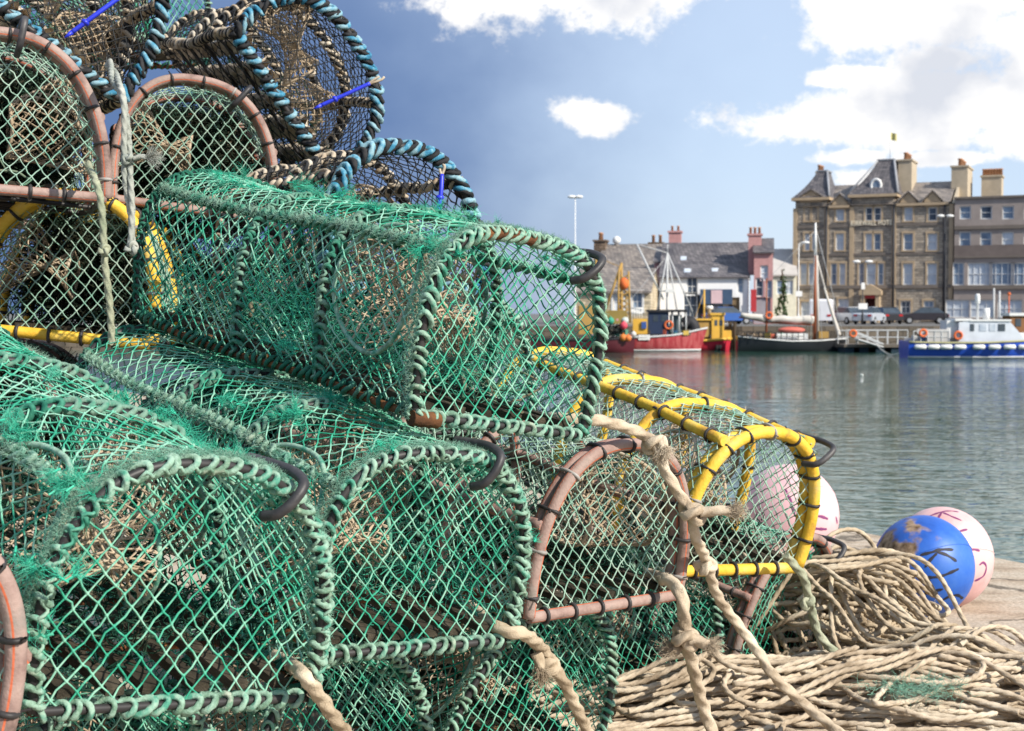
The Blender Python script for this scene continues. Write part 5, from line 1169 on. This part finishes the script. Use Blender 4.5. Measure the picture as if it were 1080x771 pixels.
# gaff sailing boat
b = Boat('sailing_boat', 777, 367, 103, -2, 'black hulled sailing boat with red brown masts and furled pale sail')
b.hull(7.6, 2.2, [1.15, .95, .82, .85, 1.0], BLACKH, .05, WHITE_P, bluff=2., stern=.55, rake=.3)
m = M(); m.cyl(b.L(858.5, 355), b.L(858.5, 266), .12, .11); mm = b.part('mast', m, BROWNP, smooth=True); m = M(); m.cyl(b.L(858.5, 266), b.L(858.5, 232), .112, .07); b.part('mast_top', m, WHITE_P, mm, True)
m = M(); m.cyl(b.L(808, 356), b.L(808, 290), .08, .05); b.part('mizzen_mast', m, BROWNP, smooth=True)
def sausage(u0, v0, u1, v1, r, y=0.):
    p = resample(np.stack([b.L(u0, v0, y), b.L(u1, v1, y)]), .25); n_ = len(p); return M().tube(p + np.stack([0 * p[:, 0], 0 * p[:, 0], .04 * np.sin(np.arange(n_) * .9)], 1), r * (1 - .35 * np.linspace(0, 1, n_) ** 2 + .06 * np.sin(np.arange(n_) * 1.7)), 10)
b.part('furled_sail', sausage(857, 334, 810, 333, .30), SAIL, smooth=True); b.part('furled_mizzen', sausage(807, 333, 781, 328, .24), SAIL, smooth=True)
m = M(); m.cyl(b.L(857, 339), b.L(805, 336), .07); m.cyl(b.L(808, 336), b.L(779, 331), .05); b.part('boom', m, BROWNP, smooth=True)
m = M(); m.cyl(b.L(860, 268), b.L(883, 352), .05); p = resample(np.stack([b.L(868, 300), b.L(884, 350)]), .2); m.tube(p, np.linspace(.06, .17, len(p)), 8); m.cyl(b.L(860, 266), b.L(862, 352), .09); b.part('furled_jib', m, SAIL, smooth=True)
m = M()
for u, y in ((852, -.9), (864, -.9), (852, .9), (864, .9)): m.cyl(b.L(858.5, 250), b.L(u, 357, y), .018, sides=5)
m.cyl(b.L(858.5, 236), b.L(890, 356), .018, sides=5); m.cyl(b.L(858.5, 240), b.L(808, 292), .012, sides=5); b.part('rigging', m, STEEL, smooth=True)
m = M(); m.sphere(b.L(834, 344.5, -.1), 1., 20, 12, (.98, .55, .24)); b.part('upturned_dinghy', m, nm('coral_dinghy', (.62, .16, .12), .5), smooth=True)
m = M(); b.box(m, 818, 348, 850, 354, 1.2); b.part('cabin_top', m, WHITE_P); m = M(); b.box(m, 862, 346, 872, 353, .9); b.part('fore_hatch', m, OCH); lifebuoy(b, 810, 329, -.3, .22)
rail(b, 780, 845, 347, 355, -.95, 12, DARK); m = M(); leaves(m, b.L(795, 351, 0), (1.1, .5, .3), 120, .12); b.part('rope_coil', m, nm('deck_clutter', (.2, .15, .1)))
gear(b, 785, 850, 354, .6, 14, 6)
# blue and white workboat
b = Boat('workboat', 953, 378.5, 88, -3, 'blue hulled workboat with white cabin and a row of white fenders')
b.hull(9.4, 3.2, [1.06, 1.02, 1.04, 1.15, 1.5], BLUEH, .06, nm('olive_strake', (.4, .38, .2)), boot=STEEL, stern=.9)
GW = nm('pale_blue_white', (.66, .70, .76), .45, .4)
wy = -.1; m = M(); A_ = [b.L(1005, 361)[[0, 2]], b.L(1005, 341)[[0, 2]], b.L(1014, 339)[[0, 2]], b.L(1056, 339)[[0, 2]], b.L(1068, 353)[[0, 2]], b.L(1074, 361)[[0, 2]]]
m.prism([(x, -1.15, z) for x, z in A_], (0, 2.3, 0)); cb = b.part('cabin', m, GW); m = M(); b.box(m, 1001, 337, 1018, 339.5, 2.4); b.box(m, 1016, 338, 1058, 339.8, 2.46); b.part('cabin_roof', m, WHITE_P)
for u0, u1 in ((1016.5, 1020.5), (1026, 1033), (1036, 1042), (1045, 1052)): m = M(); b.box(m, u0, 342.5, u1, 350, 2.36); b.part('cabin_window', m, CARGLASS if u0 in (1016.5, 1045) else CURT_SKY, cb)
pA, pB = b.L(1056.6, 340), b.L(1067.4, 352.6); dv = nrm(pB - pA)
m = M(); c_ = (pA + pB) / 2; m.box(c_ + [.03, 0, .02], (np.linalg.norm(pB - pA) * .72, 1.9, .05), Matrix.Rotation(-math.atan2(dv[2], dv[0]), 3, 'Y')); b.part('windscreen', m, CARGLASS, cb)
m = M(); b.box(m, 994, 339, 1005, 357, 1.7); b.part('aft_locker', m, WHITE_P); m = M(); b.box(m, 972, 348, 994, 361, .08, -1.3); b.box(m, 972, 348, 994, 361, .08, 1.3); b.part('bulwark_screen', m, nm('grey_canvas', (.52, .50, .48)))
m = M(); b.box(m, 1058, 352, 1085, 362, 1.7); b.part('fore_cabin', m, WHITE_P); rail(b, 958, 994, 350, 362, -1.35, 6, STEEL)
lifebuoy(b, 1004, 354.5, -1.25, .22); lifebuoy(b, 967.5, 352, -1.42, .2)
m = M(); m.tube([b.L(1029, 338), b.L(1029, 322), b.L(1029, 321), b.L(1029, 313), b.L(1029, 311)], [.08, .08, .16, .16, .1], 10); m.tube([b.L(1038, 338), b.L(1038, 326)], [.22, .22], 12); b.part('radar_mast', m, WHITE_P, smooth=True)
for k, u in enumerate((964, 977.5, 990, 1004, 1023, 1039, 1055, 1071)):
    f = (u - 953) * b.k / 9.4; yb = abs(np.interp(f, np.linspace(0, 1, len(b.rows)), [r[-1][1] for r in b.rows])); m = M(); c = b.L(u, 366.3, -yb - .14); m.tube(np.array([c - [.36, 0, 0], c - [.30, 0, 0], c + [.30, 0, 0], c + [.36, 0, 0]]), [.07, .145, .145, .07], 12); b.part('fender', m, WHITE_P, smooth=True)
gear(b, 960, 992, 361, 1.0, 10, 8)
# brown cabin boat behind
b = Boat('cabin_boat', 1046, 372, 97, 0, 'brown cabin boat with two pale masts behind the blue workboat')
b.hull(6.5, 2.2, [.9, .9, .95, 1.1, 1.3], BROWNP, .05, WHITE_P); m = M(); b.box(m, 1061, 331, 1090, 356, 1.6); wh = b.part('cabin', m, nm('varnished_timber', (.27, .13, .06))); m = M(); b.box(m, 1059, 329, 1092, 332, 1.9); b.part('cabin_roof', m, WHITE_P); m = M(); b.box(m, 1066, 335, 1072, 343, 1.66); b.part('cabin_window', m, CARGLASS, wh)
m = M(); m.cyl(b.L(1047.5, 356), b.L(1047.5, 303), .08, .06); m.cyl(b.L(1053.5, 356), b.L(1053.5, 306), .08, .06); b.part('mast', m, STEEL, smooth=True); m = M(); m.sphere(b.L(1063.5, 309), .12, 10, 8); m.cyl(b.L(1063.5, 309), b.L(1063.5, 330), .04); b.part('mast_light', m, ORANGE, smooth=True)
# pontoon
b = Boat('pontoon', 886, 371, 101, 0, 'dark floating pontoon with pale handrails in front of the harbour wall', 'pontoon')
m = M(); b.box(m, 886, 362.5, 956, 365.5, 2.6); b.part('walkway', m, nm('wet_plank', (.14, .12, .10))); m = M()
for u in (892, 907, 924, 940, 952): b.box(m, u - 4.5, 365.6, u + 4.5, 372.5, 2.3)
b.part('float_tank', m, nm('blue_black_tank', (.02, .04, .06))); rail(b, 888, 952, 347.5, 362.5, -1.25, 7, STEEL, 'handrail'); rail(b, 888, 952, 348.5, 362.5, 1.25, 7, STEEL, 'handrail')
m = M()
for y in (-.5, .5): m.cyl(b.L(897, 350, y - 1.7), b.L(923, 362, y - 1.7), .05); m.cyl(b.L(897, 357, y - 1.7), b.L(923, 365, y - 1.7), .06)
m.box((b.L(897, 357, -1.7) + b.L(923, 365, -1.7)) / 2, (1.85, .9, .06), Matrix.Rotation(R(17), 3, 'Y')); b.part('gangway', m, STEEL); lifebuoy(b, 895, 351, -1.3, .22)
p_ = [P(924, 363, 99), P(930, 369, 97), P(940, 371.5, 94), P(954, 371, 91)]; p_[2][2] = WZ + .02; m = M(); m.tube(smooth_path(p_, .2), .035, 6); tag(obj('mooring_line', m, SAIL), 'pale mooring line from the pontoon to the blue workboat', 'rope')
# small float drifting
c = PG(909, 396, WZ); m = M(); m.sphere((0, 0, 0), .06, 12, 8, (1.3, 1, .7)); o = obj('drifting_bird', m, WHITE_P); o.location = c + np.array([0, 0, .03]); o.name = 'small_float'; tag(o, 'tiny white float alone on the open water', 'float')

# ------------------------------------------------------------------ camera, light, sky
cam = bpy.data.cameras.new('camera'); co = bpy.data.objects.new('camera', cam); COL.objects.link(co); scn.camera = co
co.location = (0, 0, HC); co.rotation_euler = (R(90) - TH, 0, 0); cam.sensor_width = 36; cam.lens = 36 * F_PX / 1080; cam.clip_start = .05; cam.clip_end = 6000
cam.dof.use_dof = True; cam.dof.focus_distance = 2.45; cam.dof.aperture_fstop = 13.
SUN = nrm(np.array([.66, -.52, .58])); el = math.asin(SUN[2]); az = math.atan2(SUN[0], SUN[1])
sl = bpy.data.lights.new('sun', 'SUN'); sl.energy = 4.9; sl.angle = R(.5); sl.color = (1., .93, .82); so = bpy.data.objects.new('sun', sl); COL.objects.link(so)
from mathutils import Vector
so.rotation_euler = Vector(SUN).to_track_quat('Z', 'Y').to_euler(); so.location = (20, -8, 15)
w = bpy.data.worlds.new('World'); scn.world = w; w.use_nodes = True; nt = w.node_tree; N = nt.nodes; L = nt.links; bg = N['Background']
sk = N.new('ShaderNodeTexSky'); sk.sky_type = 'NISHITA'; sk.sun_disc = False; sk.sun_elevation = el; sk.sun_rotation = az; sk.air_density = 1.; sk.dust_density = .6; sk.ozone_density = 1.6
SKY_S = .10
tc = N.new('ShaderNodeTexCoord'); D_ = tc.outputs['Generated']; sp = N.new('ShaderNodeSeparateXYZ'); L.new(D_, sp.inputs[0])
def mt2(op, a, b=0., c=None):
    n = N.new('ShaderNodeMath'); n.operation = op
    for k, x in enumerate((a, b) if c is None else (a, b, c)):
        if isinstance(x, (int, float)): n.inputs[k].default_value = float(x)
        else: L.new(x, n.inputs[k])
    return n.outputs[0]
azi = mt2('ARCTAN2', sp.outputs[0], sp.outputs[1]); ele = mt2('ARCSINE', sp.outputs[2])
def ae(u, v):
    d = nrm(P(u, v, 1.) - np.array([0, 0, HC])); return math.atan2(d[0], d[1]), math.asin(d[2])
nz = N.new('ShaderNodeTexNoise'); nz.inputs['Scale'].default_value = 17.; nz.inputs['Detail'].default_value = 9.; nz.inputs['Roughness'].default_value = .66
mp = N.new('ShaderNodeMapping'); mp.inputs['Scale'].default_value = (1, 1, 1.25); L.new(D_, mp.inputs['Vector']); L.new(mp.outputs[0], nz.inputs['Vector'])
cum = None
for (u, v, ru, rv) in ((575, -18, 165, 66), (650, -24, 140, 56), (620, 121, 60, 27), (925, 124, 190, 42), (1030, 105, 175, 48), (900, 82, 75, 14), (1005, 60, 90, 22), (985, 16, 160, 50), (1075, 42, 130, 60), (885, 0, 60, 20), (890, 167, 75, 13), (905, 189, 60, 17), (985, 168, 80, 10), (1150, 130, 150, 45), (1250, 60, 220, 80), (1500, 40, 300, 120), (-200, -350, 500, 120), (900, -420, 700, 130), (1900, 100, 300, 90), (1100, -200, 260, 60)):
    a0, e0 = ae(u, v); ra, re = ru / F_PX, rv / F_PX
    x = mt2('MULTIPLY', mt2('SUBTRACT', azi, a0), 1 / ra); y = mt2('MULTIPLY', mt2('SUBTRACT', ele, e0), 1 / re)
    g = mt2('SUBTRACT', 1., mt2('SQRT', mt2('ADD', mt2('MULTIPLY', x, x), mt2('MULTIPLY', y, y))))
    cum = g if cum is None else mt2('MAXIMUM', cum, g)
cum = mt2('MAXIMUM', cum, -.8)
fac = mt2('ADD', cum, mt2('MULTIPLY', mt2('SUBTRACT', nz.outputs['Fac'],   .5), 2.9))
cr = N.new('ShaderNodeMapRange'); cr.interpolation_type = 'SMOOTHSTEP'; cr.inputs['From Min'].default_value = .03; cr.inputs['From Max'].default_value = .45; L.new(fac, cr.inputs['Value'])
n2 = N.new('ShaderNodeTexNoise'); n2.inputs['Scale'].default_value = 13.; n2.inputs['Detail'].default_value = 6.; L.new(mp.outputs[0], n2.inputs['Vector'])
cc = N.new('ShaderNodeValToRGB'); cc.color_ramp.elements[0].position = .36; cc.color_ramp.elements[0].color = (.66, .69, .76, 1); cc.color_ramp.elements[1].position = .54; cc.color_ramp.elements[1].color = (1., .985, .97, 1); L.new(n2.outputs['Fac'], cc.inputs['Fac'])
CLOUD = .84
cm = N.new('ShaderNodeMix'); cm.data_type = 'RGBA'; cm.blend_type = 'MULTIPLY'; cm.inputs[0].default_value = 1.; L.new(cc.outputs[0], cm.inputs[6]); cm.inputs[7].default_value = (CLOUD / SKY_S,) * 3 + (1,)
# a distant rain bank low in the west darkens the left; thin high veil to the right
bank = N.new('ShaderNodeMapRange'); bank.interpolation_type = 'SMOOTHSTEP'; bank.inputs['From Min'].default_value = .19; bank.inputs['From Max'].default_value = -.15; L.new(mt2('ADD', azi, mt2('MULTIPLY', mt2('SUBTRACT', n2.outputs['Fac'], .5), .12)), bank.inputs['Value'])
low = N.new('ShaderNodeMapRange'); low.interpolation_type = 'SMOOTHSTEP'; low.inputs['From Min'].default_value = .55; low.inputs['From Max'].default_value = .12; L.new(ele, low.inputs['Value'])
veil = N.new('ShaderNodeMix'); veil.data_type = 'RGBA'; L.new(sk.outputs[0], veil.inputs[6]); veil.inputs[7].default_value = tuple(x / SKY_S for x in (.52, .63, .82)) + (1,); veil.inputs[0].default_value = .68
bk = N.new('ShaderNodeMix'); bk.data_type = 'RGBA'; L.new(mt2('MULTIPLY', bank.outputs[0], low.outputs[0]), bk.inputs[0]); L.new(veil.outputs[2], bk.inputs[6]); bk.inputs[7].default_value = tuple(x / SKY_S for x in (.095, .165, .335)) + (1,)
fm = N.new('ShaderNodeMix'); fm.data_type = 'RGBA'; L.new(cr.outputs[0], fm.inputs[0]); L.new(bk.outputs[2], fm.inputs[6]); L.new(cm.outputs[2], fm.inputs[7])
L.new(fm.outputs[2], bg.inputs['Color']); bg.inputs['Strength'].default_value = SKY_S
scn.view_settings.view_transform = 'Standard'; scn.view_settings.look = 'None'; scn.view_settings.gamma = 1.; scn.view_settings.exposure = .42; scn.view_settings.use_curve_mapping = False
scn.render.engine = 'CYCLES'; scn.cycles.max_bounces = 8; scn.cycles.use_denoising = True
